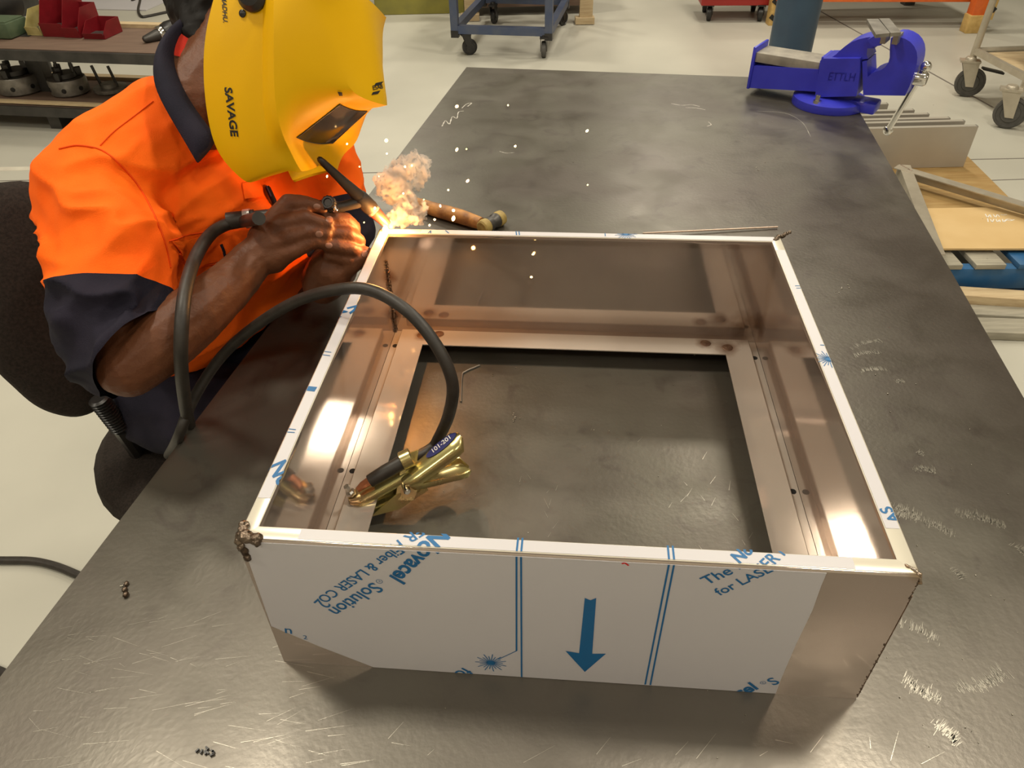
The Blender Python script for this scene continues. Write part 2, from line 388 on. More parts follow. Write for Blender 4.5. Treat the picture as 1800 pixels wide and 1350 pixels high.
def chalk(pts, w_=.003):
    P = bez([at(x, y, zt+.0001) for x, y in pts], 5)
    for a, b in zip(P, P[1:]):
        d = b-a
        if d.length < 1e-5: continue
        n = V((-d.y, d.x, 0)).normalized()*w_/2*random.uniform(.5, 1.3); ck.poly([a-n, b-n, b+n, a+n])
chalk([(777, 222), (783, 212), (790, 218), (795, 205), (803, 208), (806, 197), (815, 195)]); chalk([(812, 190), (820, 183), (829, 181), (822, 187)])
chalk([(878, 266), (890, 269), (904, 268)], .002); chalk([(1180, 182), (1198, 185), (1215, 184), (1230, 187)]); chalk([(1205, 189), (1225, 190), (1240, 193)]); chalk([(1245, 214), (1250, 219), (1243, 222)])
chalk([(1330, 195), (1380, 199), (1410, 215), (1425, 240)], .0008)
tag(ck.build('chalk_marks', M['chalk'], bench, 0, fix=False), kind='stuff')

# ------------------------------------------------------------------ stainless box being welded
S_ = .736; O = V((-.344622*S_, .592328*S_, TZ)); yaw = -.0948442; EX = V((math.cos(yaw), math.sin(yaw), 0)); EY = V((-EX.y, EX.x, 0)); UZ = V((0, 0, 1))
BW, BD, BH, LIP, TH = .8155*S_, .8159*S_, .28044*S_, .0165, .0022
PAN = {'front': (O, EX, EY, BW), 'right': (O+EX*BW, EY, -EX, BD), 'back': (O+EX*BW+EY*BD, -EX, -EY, BW), 'left': (O+EY*BD, -EY, EX, BD)}
def PP(k, u, d, w_): o, a, n, L_ = PAN[k]; return o + a*u + n*d + UZ*w_
def face_uv(k, px, py):      # pixel -> (u, w) on an outer face
    o, a, n, L_ = PAN[k]; p = hit(px, py, o, n)-o; return p.dot(a), p.z
def lip_uv(k, px, py):       # pixel -> (u, d) on a lip
    o, a, n, L_ = PAN[k]; p = at(px, py, TZ+BH)-o; return p.dot(a), p.dot(n)
box = thing('stainless_box', 'open rectangular stainless steel box with blue printed film on its front', 'box', (O+EX*BW/2+EY*BD/2))
cor = {n: PP(k, 0, 0, 0) for n, k in (('FL', 'front'), ('FR', 'right'), ('BR', 'back'), ('BL', 'left'))}
HB = (.20, .085, .032); ST = (.50, .36, .13)
FZ, LZ, LD, FD = .032, .016, .0165, .060    # flange height, ledge height, ledge depth, flange end
def inn(a, b, z): return tuple(cor['FL'] + EX*a + EY*b + UZ*z)
heat = [(inn(.055, BD-.035, FZ), .018, HB), (inn(.082, BD-.03, FZ), .012, HB), (inn(BW-.055, BD-.042, FZ), .024, HB), (inn(BW-.09, BD-.03, FZ), .018, HB), (inn(BW-.02, BD-.01, .05), .035, (.22, .12, .06)),
        (inn(0, BD, BH), .045, ST), (inn(0, 0, BH), .022, (.16, .08, .03)), (inn(BW, 0, BH), .014, (.30, .2, .08)), (inn(BW, BD, BH), .012, (.25, .15, .06)), (inn(.006, BD-.006, .12), .018, HB), (inn(.006, BD-.006, .05), .018, HB)]
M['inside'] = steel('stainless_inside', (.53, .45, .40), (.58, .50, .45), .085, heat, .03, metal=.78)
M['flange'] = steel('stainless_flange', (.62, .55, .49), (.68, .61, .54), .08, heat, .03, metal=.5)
M['lip'] = steel('stainless_lip_lit', (.74, .69, .58), (.78, .73, .62), .2, heat[5:9], .03, metal=.3)  # paler base on the bare lip tops stands in for reflected ceiling light
def sheet(prof, L_, k, mitre=True, z0=0):
    """fold a sheet profile (d, w) along panel k, ends cut at 45 degrees"""
    m = MB(); n = len(prof)
    r0 = [m.v(PP(k, d if mitre else 0, d, w_)) for d, w_ in prof]; r1 = [m.v(PP(k, L_-(d if mitre else 0), d, w_)) for d, w_ in prof]
    for i in range(n): m.face([r0[i], r0[(i+1) % n], r1[(i+1) % n], r1[i]])
    m.face(r0[::-1]); m.face(r1); return m
def arc(cx, cz, r, a0, a1, n=4): return [(cx+r*math.cos(a0+(a1-a0)*i/n), cz+r*math.sin(a0+(a1-a0)*i/n)) for i in range(n+1)]
for k in ('front', 'right', 'back', 'left'):
    L_ = PAN[k][3]; r = .003
    prof = [(0, 0)] + arc(r, BH-r, r, PI, PI/2) + arc(LIP-.0015, BH-.0015, .0015, PI/2, 0, 2) + [(LIP, BH-.006), (LIP-.0015, BH-.006), (LIP-.0015, BH-TH), (r, BH-TH), (TH, BH-r), (TH, 0)]
    pn = sheet(prof, L_, k).build('side_panel', [M['inside'], M['lip']], box, 40)
    for p in pn.data.polygons:
        if p.normal.z > .9 and p.center.z > TZ+BH-.004: p.material_index = 1
    e = .0004
    fp = [(TH+e, LZ), (TH+LD, LZ), (TH+LD, FZ-.001), (TH+LD+.001, FZ), (FD, FZ), (FD, FZ-.0016), (TH+LD+.0016, FZ-.0016), (TH+LD+.0016, LZ-.0016), (TH+e, LZ-.0016)]
    sheet(fp, L_, k).build('bottom_flange', M['flange'], box, 40)
hole = mat('hole_dark', (.006, .005, .005), .9)
for k, us in (('left', (.045, .33, .55)), ('right', (.05, .27, .555))):
    for u in us:
        MB().lathe([(.0045, 0), (.0045, .0004)], PP(k, u, TH+LD*.5, LZ), n=14).build('bolt_hole', hole, box)
for (a, b) in ((.055, BD-.035), (.082, BD-.03), (BW-.055, BD-.042), (BW-.088, BD-.032)):
    m = MB()
    for r_ in (.0085, .0060, .0035): m.lathe([(r_, 0), (r_*.9, .0006), (r_*.75, .0007)], V(inn(a, b, FZ+.0003*(3-r_*250))), n=18)
    m.build('spot_weld', M['rust'], box, 60)
# weld beads on the corners
def bead(pts, r, cnt, name='weld_bead', m_=None):
    m = MB()
    P = [V(p) for p in pts]
    for k in range(int(cnt*2.2)):
        t = k/(max(1, cnt-1))*(len(P)-1); i = min(int(t), len(P)-2); p = P[i].lerp(P[i+1], t-i)
        m.ball(p + V((random.gauss(0, r*.25), random.gauss(0, r*.25), random.gauss(0, r*.15))), r*random.uniform(.7, 1.15), 8, 6)
    o = remesh(m.build(name, m_ or M['bead'], box, 70), max(.0005, r*.22), 2)
    displace(o, lambda c: noise.fractal(c*(1.2/r), .8, 2, 3)*r*.25); return o
M['bead'] = mat('bead', (.22, .17, .13), .35, .9, (.07, .045, .03), 90, .3, 300, rvar=.1)
M['bead_light'] = mat('bead_light', (.5, .45, .4), .3, 1, (.3, .2, .12), 90, rvar=.1)
bead([PP('front', .003, .014, BH+.001), PP('front', .003, .004, BH+.001), PP('front', .008, .003, BH+.0005)], .0044, 30)
bead([PP('front', .002, .001, BH-.002), PP('front', .003, .0005, BH-.013)], .0038, 9)
bead([PP('right', .010, .010, BH), PP('right', .002, .002, BH), PP('right', .0015, .001, BH-.003)], .0017, 16, m_=M['bead_light'])
bead([PP('right', .0005, .0005, BH-.004), PP('right', .0005, .0005, BH-.02)], .0010, 16)
bead([PP('right', 0, 0, .10), PP('right', 0, 0, .06)], .0012, 8)
bead([PP('back', .012, .011, BH), PP('back', .001, .001, BH)], .0032, 6)
bead([PP('left', TH+.002, TH+.002, .15), PP('left', TH+.002, TH+.002, .12)], .0022, 10)
bead([PP('left', TH+.002, TH+.002, .075), PP('left', TH+.002, TH+.002, .035)], .0026, 12)
# protective film: front face + lips
FE = .0004
def film_poly(k, pts, on='face'):
    m = MB()
    if on == 'face': m.prism([PP(k, u, -FE, w_) for u, w_ in pts], PAN[k][2]*(FE*.9))
    else: m.prism([PP(k, u, d, BH+.00005) for u, d in pts], (0, 0, FE*.8))
    return m.build('protective_film', M['film'], box, 0)
fo = [face_uv('front', *p) for p in ((437, 985), (475, 1100), (560, 1135), (657, 1172))]
fr = [face_uv('front', *p) for p in ((1364, 1217), (1372, 1195), (1400, 1130), (1428, 1072), (1443, 1030), (1452, 1009))]
top = BH-.003
ff = [(.0022, top)] + [(max(.0015, fo[0][0]), fo[0][1])] + [(max(.0015, u), w_) for u, w_ in fo[1:3]] + [(fo[3][0], .0008)] + [(fr[0][0], .0008)] + fr[1:-1] + [(fr[-1][0], top)]
film_poly('front', ff)
def lip_film(k, p0, p1):
    u0 = lip_uv(k, *p0)[0]; u1 = lip_uv(k, *p1)[0]; a, b = min(u0, u1), max(u0, u1)
    film_poly(k, [(a, .003), (b, .003), (b, LIP-.0014), (a, LIP-.0014)], 'lip')
lip_film('front', (525, 943), (1503, 996)); lip_film('left', (455, 875), (655, 440)); lip_film('right', (1587, 930), (1385, 440)); lip_film('back', (740, 408), (1360, 418))
# prints on film; sheet coordinate s runs up the face and over the fold on to the lip
def print2d(vs, fs, fmap, k, name='printed_lettering', m_=None):
    """fmap: 2D -> (u, s) on panel k"""
    bm = bmesh.new(); b = [bm.verts.new((*fmap(v.x, v.y), 0)) for v in vs]
    for f in fs:
        try: bm.faces.new([b[i] for i in f])
        except ValueError: pass
    Lk = PAN[k][3]
    def cut(co, no, clear): bmesh.ops.bisect_plane(bm, geom=bm.verts[:]+bm.edges[:]+bm.faces[:], plane_co=co, plane_no=no, clear_outer=clear)
    cut((0, .001, 0), (0, -1, 0), True); cut((0, BH-.003+LIP-.0015, 0), (0, 1, 0), True); cut((0, BH-.003, 0), (0, 1, 0), False); cut((Lk-.002, 0, 0), (1, 0, 0), True); cut((.002, 0, 0), (-1, 0, 0), True)
    for f in bm.faces: f.tag = f.calc_center_median().y > BH-.003
    split = [e for e in bm.edges if len(e.link_faces) == 2 and e.link_faces[0].tag != e.link_faces[1].tag]
    if split: bmesh.ops.split_edges(bm, edges=split)
    for f in bm.faces:
        for v in f.verts:
            if v.tag: continue
            v.tag = True; u, s = v.co.x, v.co.y
            v.co = PP(k, u, s-(BH-.003)+.003-.0004, BH+FE+.0003) if f.tag else PP(k, u, -FE-.0004, min(s, BH-.003))
    if not bm.faces: bm.free(); return
    m = MB(); m.bm.free(); m.bm = bm
    return m.build(name, m_ or M['print'], box, 0, fix=False)
def affine(k, p0, p1, width, up=1, on='face'):
    """text baseline runs from pixel p0 to p1; width = text width"""
    g = face_uv if on == 'face' else (lambda kk, x, y: (lip_uv(kk, x, y)[0], lip_uv(kk, x, y)[1]+BH-.003-.003))
    a, b = V(g(k, *p0)), V(g(k, *p1)); d = (b-a)/width; n = V((-d.y, d.x))*up
    return lambda x, y: tuple(a + d*x + n*y)
def write(k, s, p0, p1, bold=.02, on='face', shear=0, m_=None, stretch=1, pre='', post=''):
    vs, fs = text2d(s, 1, bold, shear); wd = max(v.x for v in vs); f = affine(k, p0, p1, wd, 1, on); dx = 0
    if pre or post:
        v0, _ = text2d(pre + s, 1, bold, shear); dx = max(v.x for v in v0)-wd; vs, fs = text2d(pre + s + post, 1, bold, shear)
    return print2d([V((v.x-dx, v.y*stretch, 0)) for v in vs], fs, f, k, m_=m_)
def registered(k, c, p1, r):
    """small circled R; c = pixel of its centre, p1 = pixel one step along the reading direction"""
    a, b = V(face_uv(k, *c)), V(face_uv(k, *p1)); d = (b-a).normalized(); n = V((-d.y, d.x)); vs, fs = [], []
    for i in range(20):
        for q in (1, .84): vs.append(V((math.cos(2*PI*i/20)*q, math.sin(2*PI*i/20)*q, 0)))
        j = (i+1) % 20; fs.append((2*i, 2*j, 2*j+1, 2*i+1))
    tv, tf = text2d('R', 1.1); nb = len(vs); vs += [V((v.x-.36, v.y-.4, 0)) for v in tv]; fs += [tuple(i+nb for i in f) for f in tf]
    return print2d(vs, fs, lambda x, y: tuple(a + (d*x + n*y)*r), k, 'registered_mark')
write('front', 'Novacel', (762, 940), (683, 1014), .03, shear=.12, pre='The '); registered('front', (667, 1021), (655, 1030), .0032); write('front', 'Solution', (655, 1022), (577, 1071), .012)
write('front', 'Fiber & LASER CO', (697, 958), (557, 1050), .01, pre='for LASER '); write('front', '2', (560, 1050), (551, 1058), .0)
write('front', 'The', (1243, 1027), (1290, 1006), .012); write('front', 'Novacel', (1298, 1000), (1395, 955), .03, shear=.12); write('front', 'for LASER', (1265, 1046), (1378, 994), .012, post=' Fiber')
write('front', 'el', (1313, 1218), (1336, 1208), .03, shear=.12, pre='Novac'); registered('front', (1341, 1199), (1360, 1192), .0030); write('front', 'S', (1359, 1204), (1372, 1199), .012); write('front', 'n', (500, 1111), (514, 1113), .012); write('front', '2', (533, 1122), (541, 1123), .0)
write('front', 'for', (815, 1172), (786, 1188), .012)
def strip(k, pts, wd, on='face', m_=None, name='printed_line'):
    g = face_uv if on == 'face' else (lambda kk, x, y: (lip_uv(kk, x, y)[0], lip_uv(kk, x, y)[1]+BH-.006))
    P = [V(g(k, *p)) for p in pts]
    for a, b in zip(P, P[1:]):
        d = (b-a).normalized(); n = V((-d.y, d.x))*wd/2
        print2d([V((*(a-n), 0)), V((*(b-n), 0)), V((*(b+n), 0)), V((*(a+n), 0))], [(0, 1, 2, 3)], lambda x, y: (x, y), k, name, m_)
def vstrip(p0, p1, wd=.0017):      # line that runs over the fold on to the lip
    a, b = V(face_uv('front', *p0)), V(face_uv('front', *p1)); b = a + (b-a)*1.12; n = V((wd/2, 0))
    print2d([V((*(a-n), 0)), V((*(a+n), 0)), V((*(b+n), 0)), V((*(b-n), 0))], [(0, 1, 2, 3)], lambda x, y: (x, y), 'front', 'printed_line')
vstrip((908, 1143), (908, 972)); vstrip((917, 1189), (916, 972)); vstrip((1134, 1202), (1177, 985)); vstrip((1143, 1203), (1186, 985))
strip('front', [(908, 1143), (876, 1158)], .0009)
def burst(k, c, r, on='face', n=22, sx=1):
    g = face_uv if on == 'face' else (lambda kk, x, y: (lip_uv(kk, x, y)[0], lip_uv(kk, x, y)[1]+BH-.006))
    o = V(g(k, *c)); vs = []; fs = []
    ci = [V((o.x+math.cos(2*PI*i/14)*r*.28, o.y+math.sin(2*PI*i/14)*r*.22, 0)) for i in range(14)]; fs.append(tuple(range(14))); vs += ci
    for i in range(n):
        an = 2*PI*i/n; L_ = r*(1 if i % 2 else .75); d = V((math.cos(an), math.sin(an))); nn = V((-d.y, d.x))*r*.028; b0 = len(vs)
        for p in (o+d*r*.22-nn, o+d*L_-nn, o+d*L_+nn, o+d*r*.22+nn): vs.append(V((p.x, p.y, 0)))
        fs.append((b0, b0+1, b0+2, b0+3))
    print2d(vs, fs, lambda x, y: (x, y), k, 'printed_burst')
burst('front', (863, 1164), .0165); burst('back', (1100, 412), .017, 'lip'); burst('right', (1456, 632), .016, 'lip')
ar = [V((*face_uv('front', *p), 0)) for p in ((1028, 1050), (1038, 1054), (1048, 1050), (1041, 1148), (1065, 1148), (1028, 1180), (994, 1143), (1018, 1147))]
print2d(ar, [(0, 1, 3, 7), (1, 2, 3), (3, 4, 5), (3, 5, 7), (5, 6, 7)], lambda x, y: (x, y), 'front', 'printed_arrow')
strip('front', [(1093, 990), (1098, 988), (1105, 993)], .0016, m_=M['red_print'], name='red_mark')
strip('left', [(567, 618), (583, 620)], .0012, 'lip'); strip('left', [(565, 624), (581, 626)], .0012, 'lip'); strip('left', [(538, 683), (556, 685)], .008, 'lip'); strip('left', [(503, 754), (521, 756)], .0012, 'lip'); strip('left', [(502, 760), (519, 761)], .0012, 'lip')
strip('back', [(907, 406), (908, 414)], .0016, 'lip'); strip('back', [(912, 406), (913, 414)], .0016, 'lip'); strip('back', [(1063, 408), (1064, 416)], .0014, 'lip'); strip('back', [(752, 411), (757, 406), (757, 411)], .0014, 'lip'); strip('back', [(783, 406), (789, 411)], .002, 'lip')
strip('right', [(1397, 503), (1412, 503)], .0012, 'lip'); strip('right', [(1399, 507), (1414, 507)], .0012, 'lip'); strip('right', [(1441, 607), (1456, 608)], .0012, 'lip')
write('left', 'No', (470, 820), (492, 858), .02, 'lip'); write('left', 'N', (597, 560), (612, 548), .02, 'lip'); write('left', 'R', (610, 540), (617, 553), .02, 'lip')
write('right', 'AS', (1585, 916), (1562, 890), .02, 'lip')

# bent edge seam of the right front corner
MB().tube([PP('right', .001, -.0006, BH-.03), PP('right', .001, -.0008, .10), PP('right', .001, -.0006, .003)], .0011, 6).build('corner_seam', M['rust'], box)

# ------------------------------------------------------------------ small things on the bench
hm = thing('hammer', 'small hammer with scarred wooden handle and yellowed soft faces', 'hammer', at(860, 388, TZ))
hp = bez([at(716, 353, .915), at(770, 370, .915), at(810, 381, .916), at(846, 393, .917)], 6)
MB().tube(hp, [.0125+.0035*math.sin(i/len(hp)*PI) for i in range(len(hp))], 12).build('handle', M['wood_handle'], hm, 60)
h0, h1 = at(846, 402, .916), at(883, 381, .916); hd = (h1-h0).normalized(); hl = (h1-h0).length
MB().lathe([(.013, hl*.24), (.0155, hl*.28), (.0155, hl*.42), (.013, hl*.46), (.013, hl*.54), (.0155, hl*.6), (.0155, hl*.72), (.013, hl*.76)], h0, hd, 16).build('head', M['dark_steel'], hm)
for a0, s in ((0, 1), (hl, -1)):
    MB().lathe([(.0125, 0), (.0155, .003), (.0165, .012), (.0155, hl*.27)], h0+hd*a0, hd*s, 16).build('soft_face', M['nylon'], hm)
rd = MB().tube([at(1130, 410, TZ+.006), at(1367, 399, TZ+.0035)], .0018, 8).build('filler_rod', M['rod'])
tag(rd, 'thin straight pinkish metal filler rod lying on the bench behind the box', 'welding rod')
bp = bez([at(843, 642, TZ+.002), at(818, 653, TZ+.002), at(812, 662, TZ+.002), at(810, 706, TZ+.002)], 6)
tag(MB().tube(bp, .0014, 8).build('bent_wire', M['machined']), 'short bent steel wire lying on the bench inside the box', 'wire')
sl = MB()
for px, py, n, sp in ((905, 735, 8, 5), (868, 660, 2, 2), (915, 650, 2, 14), (1480, 510, 6, 8), (1340, 300, 3, 12), (1590, 690, 4, 40), (800, 1000, 0, 0), (215, 1030, 5, 3), (1200, 630, 3, 30)):
    for k in range(n):
        p = at(px+random.gauss(0, sp), py+random.gauss(0, sp*.7), TZ+.001); sl.ball(p, (random.uniform(.0008, .0018), .0008, .0007), 6, 4)
for k in range(90):
    p = at(random.uniform(700, 1790), random.uniform(160, 1340), TZ+.0008); sl.ball(p, random.uniform(.0004, .0008), 5, 4)
tag(sl.build('metal_filings', M['scratch']), 'scattered bright metal filings and crumbs on the bench top', 'filings', kind='stuff')
sg = MB()
for px, py, r_ in ((222, 1026, .0028), (219, 1036, .0032), (221, 1045, .0034)): sg.ball(at(px, py, TZ+r_*.8), (r_, r_*1.3, r_), 8, 6)
tag(sg.build('weld_slag', M['bead']), 'small brown lump of weld slag on the bench left of the box', 'slag')
sg = MB()
for k in range(9): sg.box(at(362+random.gauss(0, 7), 1318+random.gauss(0, 4), TZ+.002), (.004, .0016, .002), Matrix.Rotation(random.random()*3, 3, 'Z'))
tag(sg.build('slag_crumbs', M['black_plastic']), 'dark crumb cluster on the bench near the lower left', 'slag')

# ------------------------------------------------------------------ earth clamp
ec = thing('earth_clamp', 'gold zinc plated earth clamp gripping the left flange of the box', 'clamp', at(720, 840, TZ+FZ+.01))
# hinge-line frame: jaw tip J, handle end H
J = at(613, 878, TZ+FZ+.006); HU = at(808, 764, TZ+.094); HLo = at(826, 826, TZ+.030)
def channel(p, q, w0, w1, h, name, flip=1, nseg=10, sag=.0, dish=.55):
    """pressed-steel channel: rounded back, open underneath"""
    d = (q-p); t = d.normalized(); side = t.cross(UZ).normalized(); up = side.cross(t).normalized()*flip; rows = []
    for i in range(nseg+1):
        f = i/nseg; c = p + d*f + up*sag*4*f*(1-f); e = 1-max(0, (f-.86)/.14)**2*.75 if f > .86 else 1-max(0, (.10-f)/.10)**2*.6
        wd = (w0+(w1-w0)*f)/2*e; hh = h*e
        rows.append([c - side*wd - up*hh, c - side*wd*1.0 - up*hh*.35, c - side*wd*.72, c, c + side*wd*.72, c + side*wd - up*hh*.35, c + side*wd - up*hh])
    m = MB(); m.grid(rows); o = m.build(name, M['zinc'], ec, 60, fix=False); k = o.modifiers.new('t', 'SOLIDIFY'); k.thickness = .0018; k.offset = 0; return o
pv = at(712, 842, TZ+.055)
channel(pv + (HU-pv)*-.05, HU, .022, .034, .013, 'upper_handle'); channel(J, at(735, 812, TZ+.062), .026, .022, .010, 'upper_jaw')
lowp = at(640, 898, TZ+.012)
channel(lowp, at(745, 852, TZ+.030), .022, .022, .010, 'lower_jaw', -1); channel(at(716, 858, TZ+.034), HLo, .020, .034, .013, 'lower_handle', -1)
side = (HU-J).cross(UZ).normalized()
for sg_ in (1, -1):
    MB().prism([p + side*sg_*.0095 for p in (at(648, 898, TZ+.014), at(690, 862, TZ+.036), at(742, 836, TZ+.040), at(748, 852, TZ+.030), at(700, 884, TZ+.018))], side*sg_*.0014).build('lower_ear', M['zinc'], ec)
    MB().prism([p + side*sg_*.0105 for p in (at(700, 815, TZ+.062), at(740, 800, TZ+.066), at(735, 835, TZ+.045), at(722, 868, TZ+.028), at(690, 868, TZ+.030))], side*sg_*.0016).build('pivot_ear', M['zinc'], ec)
MB().lathe([(.0035, -.0145), (.0045, -.0135), (.0045, .0135), (.0035, .0145)], at(711, 852, TZ+.044), side, 14).build('pivot_pin', M['chrome'], ec)
MB().lathe([(.0105, 0), (.0125, .001), (.0125, .014), (.0105, .015)], at(705, 812, TZ+.071), (at(730, 800, TZ+.076)-at(705, 812, TZ+.071)), 14).build('cable_ferrule', M['zinc'], ec)
MB().tube([at(650, 846, TZ+.058), at(676, 830, TZ+.066), at(708, 812, TZ+.072)], [.0085, .0092, .0092], 12).build('cable_sleeve', M['rubber'], ec)
MB().tube([at(628, 862, TZ+.050), at(638, 853, TZ+.053), at(651, 845, TZ+.058)], [.0035, .0052, .0058], 10).build('cable_lug', M['copper'], ec)
bo = at(618, 868, TZ+.042); MB().lathe([(.0065, 0), (.0065, .005), (.004, .005), (.004, .016), (.003, .0165)], bo, V((-.25, -.1, 1)), 6).build('bolt', M['chrome'], ec, 20)
lb = MB(); lt = V((0, 0, 0)); hd_ = (HU-pv).normalized(); sd = hd_.cross(UZ).normalized(); upv = sd.cross(hd_)
lc = pv.lerp(HU, .70) + upv*.0026
lab = lb.poly([lc - sd*.004 + hd_*.024*math.cos(2*PI*i/24) + sd*.0072*math.sin(2*PI*i/24) + upv*(-.0006*abs(math.sin(2*PI*i/24))) for i in range(24)]).build('oval_label', M['blue_label'], ec, 0)
vs, fs = text2d('101-201', 1, .01); wd = max(v.x for v in vs); m = MB(); q = [m.v(lc - sd*.004 + hd_*(v.x/wd*.030-.015) - sd*(v.y/wd*.030-.0022) + upv*.0004) for v in vs]
for f in fs: m.face([q[i] for i in f])
m.build('label_lettering', M['white_print'], ec, 0, fix=False)

# cables
def cable(pts, r, name, label, n=8):
    return tag(MB().tube(bez(pts, n), r, 12).build(name, M['rubber'], None, 80), label, 'cable')
cable([at(296, 800, .75), at(312, 772, .905), at(340, 702, .955), at(385, 632, 1.0), at(440, 580, 1.05), at(520, 530, 1.11), at(600, 508, 1.145), at(660, 513, 1.15), at(722, 552, 1.14), at(770, 612, 1.11), at(795, 672, 1.07), at(790, 725, 1.02), at(772, 768, .965), at(756, 790, .946), at(706, 816, .950)],
      .0078, 'earth_cable', 'dark rubber cable arching over the box wall to the earth clamp')
cable([at(455, 384, 1.2), Q(428, 389, 1.075), Q(400, 394, 1.07), Q(370, 412, 1.045), Q(345, 450, 1.0), Q(328, 500, .945), Q(320, 560, .918), Q(318, 630, .93), Q(323, 690, .99), Q(331, 740, 1.08), Q(345, 800, 1.25)],
      .0088, 'torch_cable', 'dark rubber cable curving down from the torch handle past the orange shirt')
fc = [at(-250, 1010, .01), at(-120, 985, .01), at(0, 985, .01), at(70, 988, .01), at(135, 1010, .01), at(230, 1060, .01), at(280, 1180, .01), at(200, 1290, .01), at(60, 1260, .01), at(4, 1182, .01), at(-150, 1150, .01)]
cable(fc, .011, 'floor_cable', 'black cable looped on the pale floor at the left of the bench')

# ------------------------------------------------------------------ torch
to = thing('welding_torch', 'black TIG torch with pink ceramic cup held over the box corner', 'torch', Q(640, 355, 1.10))
bc0, bc1 = Q(559, 277, 1.035), Q(636, 350, 1.095); 
P = [bc0.lerp(bc1, t) for t in (0, .03, .10, .5, .8, 1)]
MB().tube(P, [.002, .0042, .0052, .0068, .0088, .0105], 16).build('back_cap', M['black_plastic'], to, 60)
hA, hB = Q(628, 343, 1.09), Q(655, 369, 1.112)
MB().tube([hA, hA.lerp(hB, .15), hA.lerp(hB, .85), hB], [.0095, .0118, .0118, .0105], 18).build('torch_head', M['rubber'], to, 60)
cA, cB = Q(656, 370, 1.112), Q(681, 395, 1.128)
MB().tube([hB.lerp(cA, .3), cA.lerp(cB, .12)], [.0108, .0108], 18).build('insulator_ring', M['white_ring'], to)
MB().tube([cA.lerp(cB, .1), cA.lerp(cB, .3), cB], [.0098, .0094, .0068], 18).build('ceramic_cup', M['ceramic'], to, 50)
MB().tube([cB.lerp(cA, .1), cB + (cB-cA)*.12], [.0012, .0006], 8).build('tungsten_electrode', M['machined'], to)
MB().tube([Q(632, 355, 1.095), Q(606, 362, 1.09), Q(590, 366, 1.088)], [.0085, .0075, .0085], 14).build('torch_neck', M['rubber'], to, 60)
MB().tube([Q(596, 365, 1.088), Q(575, 370, 1.088), Q(520, 376, 1.082), Q(440, 384, 1.075)], [.0098, .011, .011, .0105], 14).build('torch_handle', M['rubber'], to, 60)
kn = Q(578, 357, 1.07); ka = Q(578, 350, 1.0)-kn; m = MB(); ka = V((-.1, -.75, .6)).normalized(); a = ka.orthogonal().normalized(); b = ka.cross(a)
rows = []
for h, sc in ((-.004, 1), (.004, 1), (.006, .82), (.006, .6), (.004, .5)):
    rows.append([m.v(kn + ka*h + (a*math.cos(2*PI*i/36)+b*math.sin(2*PI*i/36))*.0105*sc*(1 if i % 3 else .92)) for i in range(36)])
for r0, r1 in zip(rows, rows[1:]): m.bridge(r0, r1)
m.face(rows[-1]); m.face(rows[0][::-1]); m.build('valve_knob', M['black_plastic'], to, 30)
MB().lathe([(.004, 0), (.004, .008), (.003, .009)], Q(586, 363, 1.072), V((.35, -.6, -.5)), 10).build('valve_stem', M['chrome'], to)
MB().tube([Q(448, 382, 1.077), Q(400, 389, 1.072)], [.0115, .0125], 16).build('cable_boot', M['rubber'], to)
MB().tube([Q(442, 383, 1.076), Q(430, 385, 1.075)], .0137, 20).build('hose_clip', M['clip'], to)

# ------------------------------------------------------------------ arc, sparks, smoke
AP = PP('left', .012, .012, BH+.004)
tag(MB().ball(AP, .0042, 12, 8).build('welding_arc', M['arc']), 'white hot welding arc at the box corner under the torch tip', 'arc')
al = bpy.data.lights.new('arc_light', 'POINT'); al.energy = 1.5; al.color = (1, .42, .11); al.shadow_soft_size = .005
ao = bpy.data.objects.new('arc_light', al); C.objects.link(ao); ao.location = AP + EX*.012 - EY*.012 + V((0, 0, .012))
sparks = [(659, 366), (640, 391), (690, 372), (803, 187), (893, 185), (803, 263), (820, 262), (905, 257), (822, 318), (788, 334), (1032, 230), (906, 257), (797, 384), (797, 370), (774, 362), (764, 386), (755, 396), (662, 460), (829, 453), (937, 447), (934, 487), (679, 247), (680, 270), (632, 293), (712, 293), (724, 291), (575, 310), (610, 253), (813, 414), (745, 351), (709, 340), (1033, 325), (718, 362), (666, 310), (650, 505)]
sp0 = None
for i, (x, y) in enumerate(sparks):
    t = random.uniform(1.08, 1.2); s = random.choice((.6, .8, .9, 1.1))*(1.3 if (x, y) in ((797, 384), (797, 370), (813, 414), (829, 453), (803, 187), (679, 247), (822, 318)) else .85)
    if (x, y) in ((829, 453),): t = (PP('back', .3, .012, .1)-EYE).dot(FW)-.01
    if sp0 is None:
        sp0 = MB().ball((0, 0, 0), (.0019, .0016, .0026), 8, 6).build('spark', M['spark']); o = sp0
        tag(sp0, 'tiny glowing spark flying off the weld', 'spark', 'sparks flying from the weld')
    else: o = sp0.copy(); C.objects.link(o)
    o.location = Q(x, y, t); o.scale = (s, s, s*random.uniform(.8, 1.6)); o.rotation_euler = (random.random()*.8, random.random()*.8, 0)
gl = bpy.data.lights.new('spark_glow', 'POINT'); gl.energy = .012; gl.color = (1, .45, .12); gl.shadow_soft_size = .003
go = bpy.data.objects.new('spark_glow', gl); C.objects.link(go); go.location = PP('back', BW-(PP('back', 0, 0, 0)-hit(829, 450, PP('back', 0, TH, 0), EY)).dot(EX), .02, .15); go.location = hit(829, 448, PP('back', 0, TH, 0), EY) - EY*.022

